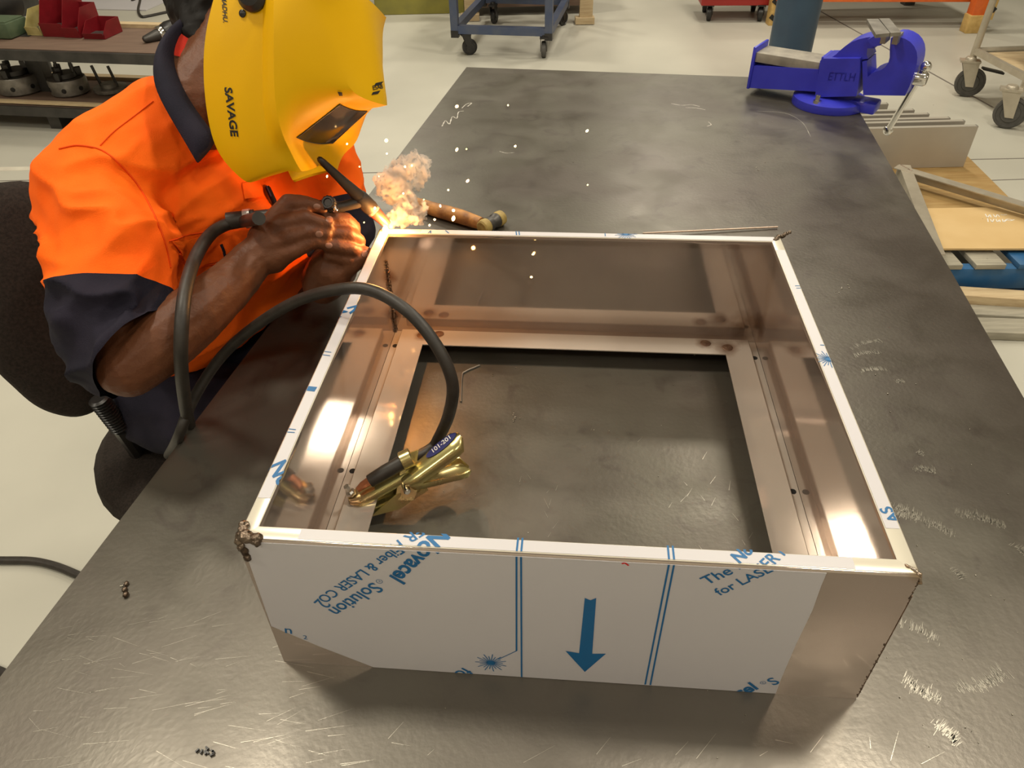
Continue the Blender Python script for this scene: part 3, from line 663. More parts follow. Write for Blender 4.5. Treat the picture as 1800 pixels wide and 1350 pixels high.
sk = MB()
for x, y, r_, t in ((688, 392, .010, 1.14), (700, 380, .014, 1.15), (718, 374, .018, 1.16), (736, 376, .014, 1.17), (742, 366, .011, 1.17), (712, 352, .020, 1.17), (695, 338, .022, 1.17), (683, 322, .020, 1.17), (702, 312, .022, 1.18), (722, 318, .018, 1.18), (715, 296, .022, 1.18), (735, 290, .018, 1.18), (738, 306, .014, 1.18), (695, 295, .012, 1.18), (728, 280, .014, 1.18), (675, 332, .014, 1.17), (712, 394, .007, 1.15), (725, 388, .007, 1.15)):
    sk.ball(Q(x, y, t), r_, 14, 10)
smo = remesh(sk.build('smoke', M['film']), .003, 2)
displace(smo, lambda c: noise.fractal(c*70, .8, 2, 4)*.009 + abs(noise.noise(c*150))*.004)
sm_ = bpy.data.materials.new('smoke_volume'); sm_.use_nodes = True; nt = sm_.node_tree; nt.nodes.clear(); out = nt.nodes.new('ShaderNodeOutputMaterial'); vo = nt.nodes.new('ShaderNodeVolumePrincipled')
vo.inputs['Color'].default_value = (.99, .96, .92, 1); vo.inputs['Anisotropy'].default_value = .2
tc = nt.nodes.new('ShaderNodeTexCoord'); nz = nt.nodes.new('ShaderNodeTexNoise'); nz.inputs['Scale'].default_value = 75; nz.inputs['Detail'].default_value = 5; nz.inputs['Distortion'].default_value = 1.5
mr = nt.nodes.new('ShaderNodeMapRange'); mr.inputs[1].default_value = .46; mr.inputs[2].default_value = .60; mr.inputs[3].default_value = 1; mr.inputs[4].default_value = 320
nt.links.new(tc.outputs['Object'], nz.inputs['Vector']); nt.links.new(nz.outputs['Fac'], mr.inputs[0]); nt.links.new(mr.outputs[0], vo.inputs['Density']); nt.links.new(vo.outputs[0], out.inputs['Volume'])
smo.data.materials.clear(); smo.data.materials.append(sm_)
tag(smo, 'pale curling plume of welding smoke rising from the box corner', 'smoke', kind='stuff')
# ------------------------------------------------------------------ the welder
man = thing('person', 'person in orange and navy work shirt bent over the box holding a torch', 'person', (-.62, 1.08, .55))
FWD = V((.95, -.31, 0)); LAT = V((.31, .95, 0))    # body forward, body left (away from the camera)
def ell(m, c, a, b, n=28, fw=FWD, lt=LAT): return m.ring(V(c), lt*a, fw*b, n)
def loft(m, rings, caps=True):
    for r0, r1 in zip(rings, rings[1:]): m.bridge(r0, r1)
    if caps: m.face(rings[0][::-1]); m.face(rings[-1])
# skin: neck, head, arms, hands as one surface
sk = MB()
elbow, wrist = Q(224, 645, .955), Q(440, 462, 1.05)
sk.chain([Q(170, 330, 1.02), Q(205, 480, .985), elbow], [.045, .042, .040])
sk.chain([elbow, Q(285, 600, .965), Q(340, 555, .99), Q(400, 505, 1.025), wrist], [.040, .043, .041, .034, .029])
sk.chain([Q(345, 190, 1.06), Q(395, 120, 1.08), Q(425, 60, 1.09)], [.062, .060, .062])
sk.ball(Q(470, 55, 1.10), (.085, .078, .11), 20, 14); sk.chain([Q(500, 110, 1.09), Q(520, 150, 1.09)], [.06, .045])
# right hand (on top), fingers resting across the left hand
palm = [Q(440, 460, 1.05), Q(468, 440, 1.062), Q(486, 425, 1.068)]
sk.chain(palm, [.029, .031, .028])
for pts, rs in (
    ([(470, 415, 1.058), (506, 357, 1.058), (536, 358, 1.062), (553, 362, 1.068), (565, 366, 1.072)], [.024, .0135, .0118, .0105, .0092]),
    ([(470, 425, 1.056), (497, 393, 1.046), (536, 384, 1.052), (560, 391, 1.060), (576, 396, 1.066)], [.026, .0140, .0122, .0108, .0096]),
    ([(472, 435, 1.056), (502, 420, 1.046), (536, 409, 1.052), (556, 408, 1.060), (572, 412, 1.066)], [.027, .0140, .0122, .0108, .0096]),
    ([(476, 450, 1.058), (512, 443, 1.052), (540, 428, 1.057), (556, 424, 1.063), (568, 428, 1.068)], [.026, .0130, .0112, .0098, .0088]),
    ([(462, 420, 1.075), (490, 388, 1.098), (520, 382, 1.108), (545, 384, 1.11)], [.022, .0140, .0125, .0105])):
    sk.chain([Q(*p) for p in pts], rs)
# left arm and hand
lw = Q(566, 500, 1.135)
sk.chain([Q(548, 230, 1.27), Q(600, 400, 1.31), Q(585, 470, 1.27), Q(570, 492, 1.19), lw], [.045, .042, .042, .036, .030])
sk.chain([lw, Q(580, 478, 1.118), Q(596, 455, 1.115)], [.030, .034, .028])
for pts, rs in (
    ([(600, 440, 1.115), (620, 402, 1.115), (606, 386, 1.098), (590, 384, 1.085), (577, 386, 1.079)], [.024, .0130, .0118, .0106, .0094]),
    ([(602, 446, 1.115), (628, 424, 1.112), (611, 413, 1.093), (584, 411, 1.078), (560, 412, 1.071)], [.024, .0132, .0120, .0108, .0096]),
    ([(602, 452, 1.115), (632, 447, 1.112), (617, 440, 1.093), (594, 435, 1.080), (575, 432, 1.073)], [.024, .0130, .0116, .0104, .0092]),
    ([(600, 460, 1.115), (628, 462, 1.112), (612, 458, 1.096), (592, 452, 1.088), (578, 450, 1.085)], [.024, .0118, .0104, .0092, .0082]),
    ([(590, 482, 1.115), (612, 470, 1.105), (630, 456, 1.105), (643, 444, 1.108)], [.026, .0150, .0125, .0100])):
    sk.chain([Q(*p) for p in pts], rs)
body = remesh(sk.build('body', M['skin'], man), .0024, 5, .5)
displace(body, lambda c: noise.fractal(c*160, 1, 2, 3)*.0004 + noise.noise(c*45)*.0009)   # creases and tendons
btree = bvh(body)
def nail(px, py, w_, h_, an):
    m = MB(); c = drape(btree, px, py, .0004); rows = []
    for i in range(7):
        rows.append([])
        for j in range(7):
            u, v = i/3-1, j/3-1; k = math.sqrt(max(u*u+v*v, 1e-6)); f = max(abs(u), abs(v))/k; x, y = u*f*w_, v*f*h_
            rows[-1].append(drape(btree, px + x*math.cos(an)-y*math.sin(an), py + x*math.sin(an)+y*math.cos(an), .0007 - .0004*(u*u+v*v > .9)))
    m.grid(rows); o = m.build('fingernail', M['nail'], body, 80, fix=False); return o
nail(557, 363, 6.5, 5, .15); nail(579, 385.5, 6.5, 5.5, 0); nail(561, 411.5, 7, 5.5, .1); nail(578, 431.5, 6.5, 5, .15); nail(641, 446, 5, 6, .5)
# hair
hr = MB(); hr.ball(Q(425, 0, 1.12), (.11, .105, .12), 20, 14); hr.chain([Q(372, 35, 1.075), Q(352, 60, 1.06), Q(352, 85, 1.058)], [.045, .03, .012])
h = remesh(hr.build('hair', M['hair'], man), .006, 2)
displace(h, lambda c: noise.fractal(c*60, .8, 2, 4)*.006)
# shirt: torso + right sleeve + left sleeve, remeshed into one garment
st = MB()
rg = []
for c, a, b in (((-.595, 1.13, .865), .17, .115), ((-.495, 1.17, .945), .225, .14), ((-.465, 1.18, 1.02), .23, .150), ((-.50, 1.15, 1.11), .215, .150), ((-.505, 1.13, 1.18), .185, .130), ((-.50, 1.13, 1.235), .135, .085), ((-.49, 1.13, 1.26), .085, .060)):
    rg.append(ell(st, c, a, b))
loft(st, rg)
st.chain([Q(292, 222, 1.06), Q(207, 302, 1.04), Q(168, 345, 1.02)], [.066, .078, .075])      # right shoulder yoke
st.chain([Q(172, 345, 1.02), Q(194, 405, 1.0), Q(207, 470, .985), Q(208, 520, .975)], [.070, .074, .074, .072])
st.chain([Q(208, 520, .975), Q(196, 585, .968), Q(200, 618, .965)], [.072, .066, .060])
st.chain([Q(200, 618, .965), Q(250, 630, .95)], [.060, .060])
st.chain([Q(480, 230, 1.22), Q(540, 250, 1.27), Q(585, 345, 1.30), Q(604, 410, 1.31)], [.075, .068, .058, .055])   # left sleeve
st.chain([Q(325, 215, 1.08), Q(300, 215, 1.065)], [.060, .062])
sh = remesh(st.build('shirt', [M['orange_cloth'], M['navy_cloth']], man), .005, 10, .6)
def fold(p):
    a = noise.noise(V((p.x*8+p.z*5, p.y*8, p.z*13)))*.009 + (1-abs(noise.noise(V((p.x*9+5, p.y*9, p.z*19-p.x*8)))))**5*.007
    return a + noise.noise(p*60)*.0008
def fold2(p):   # deep diagonal creases round the elbow
    q = V((p.x*9 + p.z*13, p.y*8, p.z*19 - p.x*12)); r = 1-abs(noise.noise(q)); return (r**5)*.016-.005
e_ = Q(205, 520, .97);
displace(sh, lambda c: fold(c) + fold2(c)*min(1, .12+1.5*max(0, 1-(c-e_).length/.22)))
def project(p): d = p-EYE; z = d.dot(FW); return 900+F*d.dot(RI)/z, 675-F*d.dot(UP)/z
slA, slB = Q(206, 515, .975), Q(600, 350, 1.30); dA = (Q(206, 560, .97)-Q(205, 470, .985)).normalized(); dB = (Q(604, 410, 1.31)-Q(585, 345, 1.30)).normalized()
bm = bmesh.new(); bm.from_mesh(sh.data)
for p0_, d0_, p1_, r_ in ((slA, dA, Q(206, 560, .97), .17), (slB, dB, slB, .15)):
    gm = [f for f in bm.faces if (f.calc_center_median()-p1_).length < r_]
    bmesh.ops.bisect_plane(bm, geom=gm + list({e for f in gm for e in f.edges}) + list({v for f in gm for v in f.verts}), plane_co=p0_, plane_no=d0_)
hp_, hn_ = Q(238, 618, .96), (RI*.815 - UP*.58).normalized()    # open sleeve hem
gm = [f for f in bm.faces if (f.calc_center_median()-Q(255, 645, .95)).length < .10]
bmesh.ops.bisect_plane(bm, geom=gm + list({e for f in gm for e in f.edges}) + list({v for f in gm for v in f.verts}), plane_co=hp_, plane_no=hn_)
bmesh.ops.delete(bm, geom=[f for f in bm.faces if (f.calc_center_median()-Q(255, 645, .95)).length < .10 and (f.calc_center_median()-hp_).dot(hn_) > 1e-5], context='FACES')
bm.to_mesh(sh.data); bm.free(); me = sh.data
for p in me.polygons:
    c = p.center; p.use_smooth = True
    if ((c-slA).dot(dA) > 0 and (c-Q(206, 560, .97)).length < .155) or ((c-slB).dot(dB) > 0 and (c-slB).length < .14): p.material_index = 1
stree = bvh(sh)
def ridge(pts, r, m_, name, parent=sh, off=.0006, n=7):
    P = [drape(stree, x, y, off) for x, y in [(q.x, q.y) for q in bez([V((a, b, 0)) for a, b in pts], n)]]
    return MB().tube(P, r, 6).build(name, m_, parent, 80)
ridge([(104, 262), (140, 256), (185, 268), (230, 310), (262, 360), (288, 420), (300, 470)], .0012, M['seam'], 'armhole_seam')
ridge([(176, 256), (200, 232), (235, 205), (270, 178)], .0008, M['seam'], 'yoke_seam')
ridge([(297, 424), (335, 412), (372, 406), (400, 398)], .0009, M['seam'], 'pocket_seam')
def patch(px_rows, off, m_, name, parent=sh, th=.0015):
    m = MB(); m.grid([[drape(stree, x, y, off) for x, y in r] for r in px_rows]); o = m.build(name, m_, parent, 60, fix=False)
    k = o.modifiers.new('t', 'SOLIDIFY'); k.thickness = th; k.offset = 0; return o
def quad(a, b, c, d, nx, ny):   # a,b top left/right; c,d bottom right/left
    L2 = lambda p, q, t: (p[0]+(q[0]-p[0])*t, p[1]+(q[1]-p[1])*t)
    return [[L2(L2(a, d, j/ny), L2(b, c, j/ny), i/nx) for i in range(nx+1)] for j in range(ny+1)]
patch(quad((300, 424), (440, 402), (446, 440), (335, 472), 14, 5), .003, M['orange_cloth'], 'pocket_flap')
ridge([(311, 446), (335, 470), (365, 466), (400, 458), (440, 440)], .0009, M['seam'], 'flap_stitching', off=.004)
ridge([(388, 430), (393, 440), (396, 450)], .0022, M['navy_cloth'], 'pen_slot', off=.0035)
patch(quad((424, 322), (456, 318), (462, 345), (428, 350), 4, 3), .002, M['orange_cloth'], 'button_placket')
# collar
cin = [(352, 22), (325, 38), (303, 62), (296, 95), (305, 130), (325, 170), (350, 205), (374, 236)]
cout = [(335, 30), (302, 50), (278, 80), (268, 112), (270, 152), (292, 195), (322, 245), (346, 287)]
tin = [1.09, 1.045, 1.015, 1.0, .99, .985, .98, .978]; tout = [1.09, 1.04, 1.005, .985, .972, .967, .968, .970]
rows = []
for i in range(len(cin)):
    a, b = Q(*cin[i], tin[i]), Q(*cout[i], tout[i]); mid = a.lerp(b, .45) - FW*.010
    rows.append([a + FW*.012, a, a.lerp(mid, .5)-FW*.003, mid, mid.lerp(b, .55)-FW*.002, b])
rows.append([rows[-1][0], Q(380, 245, .99), Q(378, 250, .99), Q(372, 262, .986), Q(360, 275, .986), Q(347, 288, .986)])
m = MB(); m.grid(rows); co = m.build('collar', M['navy_cloth'], man, 80, fix=False)
k = co.modifiers.new('t', 'SOLIDIFY'); k.thickness = .0025; k.offset = 0; k = co.modifiers.new('s', 'SUBSURF'); k.levels = 2; k.render_levels = 2
rows = []
for i in range(4):
    a = Q(*cin[i], tin[i]+.012); rows.append([a, a + V((.03, .012, -.012)), a + V((.055, .03, -.05))])
m = MB(); m.grid(rows); m.build('collar_lining', M['red_cloth'], man, 80, fix=False)
# trousers
tr = MB()
loft(tr, [ell(tr, c, a, b) for c, a, b in (((-.60, 1.11, .70), .15, .13), ((-.60, 1.11, .78), .165, .135), ((-.60, 1.125, .89), .165, .112))])
for s_ in (-1, 1):
    h0 = V((-.585, 1.11, .78)) + LAT*.095*s_
    tr.chain([h0, h0 + FWD*.22 + V((0, 0, .0)), h0 + FWD*.42 + V((0, 0, -.02)), h0 + FWD*.44 + V((0, 0, -.36)), h0 + FWD*.40 + V((0, 0, -.66))], [.095, .085, .065, .055, .055])
tro = remesh(tr.build('trousers', M['navy_cloth'], man), .008, 6)
displace(tro, lambda c: noise.noise(V((c.x*14, c.y*14, c.z*22)))*.008 + noise.noise(c*40)*.002)
for s_ in (-1, 1):
    f0 = V((-.585, 1.11, 0)) + LAT*.095*s_ + FWD*.40
    bo = MB().chain([f0 + V((0, 0, .12)), f0 + V((0, 0, .055)), f0 + FWD*.10 + V((0, 0, .045)), f0 + FWD*.18 + V((0, 0, .04))], [.055, .055, .048, .04]).build('boot', M['black_plastic'], man)
    bo = remesh(bo, .007, 3)
    for v in bo.data.vertices: v.co.z = max(v.co.z, .001)
# pen in the shirt pocket
pn = thing('pen', 'dark blue pen clipped to the orange shirt pocket', 'pen', drape(stree, 470, 345, 0))
d0, d1 = drape(stree, 465, 328, .005), drape(stree, 480, 362, .006)
MB().tube([d0, d0.lerp(d1, .1), d1], [.003, .0042, .0042], 10).build('barrel', M['navy_cloth'], pn, 60)
MB().tube([d0 - FW*.005, d0.lerp(d1, .55) - FW*.006], .0012, 6).build('clip', M['blue_label'], pn)

# ------------------------------------------------------------------ helmet
he = thing('welding_helmet', 'yellow flip down welding helmet with dark lens worn by the person', 'helmet', Q(470, 120, 1.05))
lat_c = V((.23, .26, .94)).normalized(); HL = (RI*lat_c.x + UP*lat_c.y + FW*lat_c.z).normalized(); HC = Q(590, 215, 1.045)
def HQ(px, py, c): return hit(px, py, HC + HL*c, HL)
R_ = [
 [(402, -75, -.108), (438, -80, -.116), (466, -82, -.118), (484, -80, -.124), (520, -62, -.118), (562, -30, -.100), (598, -20, -.055), (636, -8, 0)],
 [(378, -2, -.118), (420, 0, -.124), (466, 0, -.126), (483, 0, -.142), (520, 0, -.122), (556, 3, -.098), (600, 12, -.055), (648, 22, 0)],
 [(363, 62, -.121), (412, 62, -.128), (465, 62, -.128), (482, 62, -.146), (525, 62, -.122), (572, 62, -.090), (614, 72, -.050), (660, 80, 0)],
 [(360, 115, -.121), (410, 115, -.128), (465, 120, -.128), (482, 120, -.146), (530, 118, -.118), (591, 118, -.075), (628, 128, -.045), (670, 134, 0)],
 [(362, 160, -.121), (412, 162, -.128), (465, 165, -.127), (483, 165, -.145), (538, 155, -.108), (612, 158, -.060), (642, 174, -.040), (675, 183, 0)],
 [(367, 202, -.119), (416, 205, -.126), (467, 203, -.125), (487, 203, -.141), (530, 190, -.102), (592, 178, -.058), (606, 184, -.030), (626, 189, 0)],
 [(376, 245, -.116), (424, 250, -.122), (475, 244, -.121), (497, 240, -.132), (510, 228, -.100), (548, 214, -.058), (565, 219, -.030), (584, 222, 0)],
 [(392, 280, -.112), (436, 285, -.117), (484, 268, -.116), (506, 260, -.114), (512, 249, -.085), (517, 243, -.058), (530, 249, -.030), (545, 252, 0)],
 [(431, 318, -.105), (456, 312, -.108), (500, 290, -.108), (520, 291, -.098), (528, 285, -.080), (535, 280, -.055), (545, 280, -.03), (556, 277, 0)],
 [(440, 318, -.098), (470, 306, -.098), (508, 297, -.100), (529, 302, -.088), (536, 301, -.070), (543, 299, -.05), (552, 296, -.025), (562, 288, 0)]]
near = [[HQ(p[0], p[1], p[2]*.92) for p in r] for r in R_]
FAR = (2.2, 2.2, 2.15, 2.05, 2.0, 1.9, 1.75, 1.5, 1.3, 1.25)
full = [r + [p - HL*k_*(p-HC).dot(HL) for p in r[-2::-1]] for r, k_ in zip(near, FAR)]
m = MB(); g = m.grid(full)
cl = m.bm.edges.layers.float.new('crease_edge')
nc = len(full[0])
def crease(a, b, v):
    e = m.bm.edges.get((a, b))
    if e: e[cl] = v
for i in range(len(full)):
    for j in range(nc):
        mj = min(j, nc-1-j)
        if i+1 < len(full):
            if mj == 2: crease(g[i][j], g[i+1][j], 1)
            if mj == 3: crease(g[i][j], g[i+1][j], .9)
            if mj == 5 and i < 4: crease(g[i][j], g[i+1][j], 1)
            if mj == 5 and i >= 5: crease(g[i][j], g[i+1][j], .45)
        if j+1 < nc:
            if i == 4 and mj >= 5: crease(g[i][j], g[i][j+1], 1)
            if i == 5 and mj >= 5: crease(g[i][j], g[i][j+1], .7)
shell = m.build('shell', M['yellow'], he, 0, fix=False)
k = shell.modifiers.new('s', 'SUBSURF'); k.levels = 2; k.render_levels = 2
k = shell.modifiers.new('t', 'SOLIDIFY'); k.thickness = .003; k.offset = -1
shell = evaluated(shell); shell.data.set_sharp_from_angle(angle=math.radians(28))
htree = bvh(shell)
lens_px = quad((597, 183), (645, 195), (584, 252), (521, 242), 12, 8)
m = MB(); rows = []
for r in lens_px: rows.append([drape(htree, x, y + 4*math.sin(PI*i/12)*(1 if True else 0), .0009) for i, (x, y) in enumerate(r)])
m.grid(rows); ln = m.build('lens', M['lens'], he, 80, fix=False)
fr_ = [rows[0][i] for i in range(13)] + [rows[j][12] for j in range(1, 9)] + [rows[8][i] for i in range(11, -1, -1)] + [rows[j][0] for j in range(7, 0, -1)]
MB().tube([p - FW*.0004 for p in fr_] + [fr_[0]], .0007, 6).build('lens_frame', M['black_plastic'], he, 80)
def helmet_text(s, p0, p1, bold, shear=0, stretch=1, name='lettering'):
    vs, fs = text2d(s, 1, bold, shear); wd = max(v.x for v in vs); d = V((p1[0]-p0[0], p1[1]-p0[1]))/wd; n = V((d.y, -d.x))
    m = MB(); q = []
    for v in vs:
        p = V(p0) + d*v.x + n*v.y*stretch; q.append(m.v(drape(htree, p.x, p.y, .0007)))
    for f in fs: m.face([q[i] for i in f])
    return m.build(name, M['black_print'], he, 0, fix=False)
helmet_text('SAVAGE', (395, 153), (407, 242), .03, .15, .75); helmet_text('A40', (404, 229), (406, 240), .02, 0, .8); helmet_text('MADHU.', (390, -8), (393, 40), .02, .3, .9)
helmet_text('ESAB', (655, 158.5), (673, 155), .015, 0, 1.35, 'logo_lettering')
for q_ in (((660, 146), (673, 143), (669, 149), (656, 152)), ((655, 162), (668, 159), (664, 165), (652, 167))):
    m = MB(); m.grid([[drape(htree, *p, .0007) for p in r] for r in quad(q_[0], q_[1], q_[2], q_[3], 3, 2)]); m.build('logo_bar', M['black_print'], he, 0, fix=False)
m = MB(); m.grid([[drape(htree, *p, .0006) for p in r] for r in quad((593, 161), (601, 162), (602, 168), (596, 168), 3, 2)]); m.build('burn_mark', M['black_print'], he, 0, fix=False)
kc = drape(htree, 446, -8, 0); kn_ = -(HL); MB().lathe([(.020, -.002), (.0195, .006), (.014, .012), (.004, .014)], kc, kn_, 24).build('adjust_knob', M['black_plastic'], he)
rc = drape(htree, 427, 24, 0); MB().lathe([(.0048, -.001), (.0045, .002), (.002, .0035)], rc, kn_, 14).build('rivet', M['black_plastic'], he)
# headgear band inside, dark behind the crown
MB().tube(bez([HQ(470, -35, -.085), HQ(430, -45, 0), HQ(470, -35, .085)], 8), .012, 8).build('headband', M['black_plastic'], he)

# ------------------------------------------------------------------ chair
ch = thing('office_chair', 'worn dark upholstered office chair behind the person', 'chair', (-.70, 1.02, 0))
out_px = [(-10, 322), (55, 320), (110, 345), (150, 420), (190, 530), (205, 640), (192, 695), (170, 722), (135, 734), (95, 728), (60, 712), (25, 682), (-15, 640), (-55, 560), (-80, 450), (-60, 360)]
bn = V((.62, -.72, .28)).normalized(); b0 = Q(90, 530, 1.20)
P = bez([hit(x, y, b0, bn) for x, y in out_px + out_px[:1]], 4)[:-1]; cen = sum(P, V())/len(P)
m = MB(); rings = []
for sc, off in ((.0, .030), (.45, .030), (.80, .024), (.95, .012), (1.0, -.004), (1.0, -.02), (.96, -.034), (.6, -.045), (.0, -.048)):
    rings.append([m.v(cen + (p-cen)*max(sc, .001) + bn*off) for p in P])
for r0, r1 in zip(rings, rings[1:]): m.bridge(r0, r1)
m.build('backrest', M['chair_fabric'], ch, 60)
sc_ = at(388, 770, .63); m = MB(); rings = []
for s, z in ((.05, .04), (.6, .04), (.88, .03), (.98, .008), (1, -.015), (.94, -.035), (.6, -.045), (.05, -.045)): rings.append(ell(m, sc_ + V((0, 0, z)), .235*s, .235*s, 36))
for r0, r1 in zip(rings, rings[1:]): m.bridge(r0, r1)
m.build('seat', M['chair_fabric'], ch, 60)
bl0, bl1 = Q(172, 700, 1.22), Q(212, 752, 1.27); pts = []; rs = []
for i in range(27): pts.append(bl0.lerp(bl1, i/26)); rs.append(.017 if i % 2 else .012)
MB().tube(pts, rs, 16).build('rubber_bellows', M['black_plastic'], ch, 20)
MB().tube([bl1, sc_ + V((-.15, -.03, -.055)), sc_ + V((0, 0, -.055))], .014, 8).build('back_bracket', M['black_plastic'], ch)
MB().lathe([(.025, .10), (.025, .34), (.016, .34), (.016, .54)], (sc_.x, sc_.y, 0), n=16).build('gas_lift', M['black_plastic'], ch)
for i in range(5):
    an = 2*PI*i/5+.3; e = V((sc_.x+math.cos(an)*.27, sc_.y+math.sin(an)*.27, .075)); MB().tube([(sc_.x, sc_.y, .115), e], [.026, .018], 8).build('leg', M['black_plastic'], ch)
    MB().lathe([(.02, -.02), (.028, -.015), (.028, .015), (.02, .02)], (e.x, e.y, .028), (-math.sin(an), math.cos(an), 0), 16).build('castor', M['black_plastic'], ch)
# ------------------------------------------------------------------ bench vise
vb = at(1455, 183, TZ); VX = V((.80, -.60, 0)).normalized(); VY = V((.60, .80, 0)).normalized()
vi = thing('bench_vise', 'large blue bench vise bolted to the far right corner of the bench', 'vise', vb)
VR = Matrix((VX, VY, UZ)).transposed()
def VP(x, y, z): return vb + VX*x + VY*y + UZ*z
def vpx(px, py, y): p = hit(px, py, vb + VY*y, VY)-vb; return p.dot(VX), p.z
def vprism(pxs, y, th, bev=.004):
    m = MB(); m.prism([VP(*(lambda q: (q[0], y, q[1]))(vpx(*p, y))) for p in pxs], VY*th)
    if bev: bmesh.ops.bevel(m.bm, geom=[e for e in m.bm.edges if e.calc_face_angle(0) > .6], offset=bev, segments=2, affect='EDGES')
    return m
def cz(l): return [(1300+x*.18889, 20+y*.18889) for x, y in l]
MB().lathe([(.098, 0), (.100, .004), (.098, .022), (.085, .028), (.07, .03)], vb, n=40).build('swivel_base', M['vise_blue'], vi)
MB().box(VP(.098, .0, .016), (.07, .06, .03), VR, .006).build('base_lug', M['vise_blue'], vi)
MB().lathe([(.011, .02), (.011, .032), (.007, .032), (.007, .046), (.005, .047)], VP(-.01, -.082, 0), n=10).build('clamp_bolt', M['chrome'], vi, 20)
yF = -.055
vprism(cz([(750, 460), (775, 440), (1120, 440), (1118, 560), (1100, 720), (1085, 790), (700, 800), (725, 640)]), yF, .095, .005).build('fixed_body', M['vise_blue'], vi, 50)
vprism(cz([(765, 425), (800, 432), (860, 425), (900, 398), (930, 368), (985, 322), (1045, 285), (1110, 260), (1180, 243), (1252, 235), (1255, 345), (1190, 345), (1182, 400), (1195, 442), (1120, 450), (760, 450)]), -.038, .078, .002).build('fixed_jaw', M['vise_blue'], vi, 50)
vprism(cz([(1190, 265), (1250, 232), (1318, 232), (1310, 318), (1228, 330)]), -.068, .06, .003).build('jaw_block', M['vise_blue'], vi, 50)
sp = cz([(130, 440), (735, 520), (720, 760), (90, 712), (120, 520)])
vprism(cz([(130, 505), (735, 540), (718, 748), (88, 712)]), -.045, .09, .003).build('slide', M['vise_blue'], vi, 50)
x0, z0 = vpx(*cz([(130, 505)])[0], -.045); x1, z1 = vpx(*cz([(735, 530)])[0], -.045)
MB().box(VP((x0+x1)/2, 0, (z0+z1)/2+.012), (x1-x0, .086, .026), VR, .002).build('slide_rail', M['grey_paint'], vi)
MB().box(VP(x0-.004, 0, .075), (.008, .10, .115), VR, .002).build('end_plate', M['vise_blue'], vi)
mj = cz([(1140, 470), (1185, 462), (1192, 610), (1225, 580), (1262, 562), (1310, 548), (1352, 522), (1384, 480), (1397, 430), (1398, 340), (1408, 250), (1440, 235), (1490, 238), (1540, 255), (1590, 285), (1625, 325), (1648, 375), (1655, 430), (1650, 485), (1640, 530), (1615, 610), (1580, 700), (1540, 785), (1150, 780)])
vprism(mj, -.045, .085, .002).build('moving_jaw', M['vise_blue'], vi, 50)
# jaw plates on top and the steel jaw inserts below them
for a in (cz([(1185, 70), (1290, 68), (1400, 200), (1270, 215)]), cz([(1300, 66), (1395, 64), (1505, 195), (1405, 200)])):
    pz = VP(0, 0, vpx(a[0][0], a[0][1], .02)[1]).z
    MB().prism([at(x, y, vb.z+.262) for x, y in a], (0, 0, -.008)).build('jaw_plate', M['machined'], vi, 20)
for a in (cz([(1318, 225), (1365, 225), (1350, 305), (1303, 300)]), cz([(1430, 230), (1482, 230), (1462, 312), (1412, 305)])):
    vprism(a, -.070, .05, 0).build('jaw_insert', M['machined'], vi, 30)
hx, hz = vpx(*cz([(1655, 620)])[0], 0)
MB().lathe([(.017, -.012), (.018, .0), (.018, .030), (.014, .036)], VP(hx-.012, 0, hz), VX, 16).build('screw_head', M['chrome'], vi)
q0 = VP(hx+.012, 0, hz+.03); q1 = hit(1561, 230, q0, (VX*.9+VY*.1).normalized()) if False else q0 + (at(1561, 229, vb.z-.07)-q0)
MB().tube([q0, q1], .0085, 10).build('handle_bar', M['chrome'], vi)
for e in (q0, q1): MB().ball(e, .014, 10, 8).build('handle_knob', M['chrome'], vi)
vs, fs = text2d('ETTLH', 1, .0); wd = max(v.x for v in vs); m = MB(); xa, za = vpx(*cz([(815, 640)])[0], yF); xb, zb = vpx(*cz([(1065, 650)])[0], yF); q = [m.v(VP(xa + (xb-xa)*v.x/wd, yF-.0006, za + v.y*.030 + (zb-za)*v.x/wd)) for v in vs]
for f in fs: m.face([q[i] for i in f])
bmesh.ops.solidify(m.bm, geom=m.bm.faces[:], thickness=.0015); m.build('cast_lettering', M['vise_blue'], vi, 20)

# ------------------------------------------------------------------ shelf unit at the back left
def obox(m, a, b, h, depth_dir, depth): return m
sa, sb = V((-3.086, 4.638, 0)), V((-2.482, 4.526, 0)); sx = (sb-sa).normalized(); sy = V((-sx.y, sx.x, 0)); so = sa - sx*.9; SLn, SDp = 2.6, .56
SR = Matrix((sx, sy, UZ)).transposed()
def SP(u, d, z): return so + sx*u + sy*d + UZ*z
su = thing('storage_shelf', 'low two tier steel shelf with brown boards at the back left', 'shelf', SP(SLn/2, SDp/2, 0))
for z, nm in ((.15, 'lower'), (.475, 'upper')):
    MB().box(SP(SLn/2, SDp/2, z-.008), (SLn, SDp, .018), SR).build('shelf_board', M['board'], su)
    MB().box(SP(SLn/2, -.01, z-.03), (SLn, .03, .055), SR).build('front_rail', M['dark_steel'], su)
    MB().box(SP(SLn/2, SDp+.01, z-.03), (SLn, .03, .055), SR).build('back_rail', M['dark_steel'], su)
    MB().box(SP(SLn/2, SDp-.03, z+.012), (SLn, .06, .022), SR).build('back_strip', M['pine'], su)
MB().box(SP(SLn/2, .015, .165), (SLn, .035, .014), SR).build('front_strip', M['pine'], su)
for u in (1.02, 2.55):
    for d in (.28,):
        MB().box(SP(u, d, .24), (.10, .07, .48), SR).build('post', M['dark_steel'], su)
for u in (1.2, 2.2): MB().box(SP(u, .28, .05), (.08, .5, .1), SR).build('foot', M['dark_steel'], su)
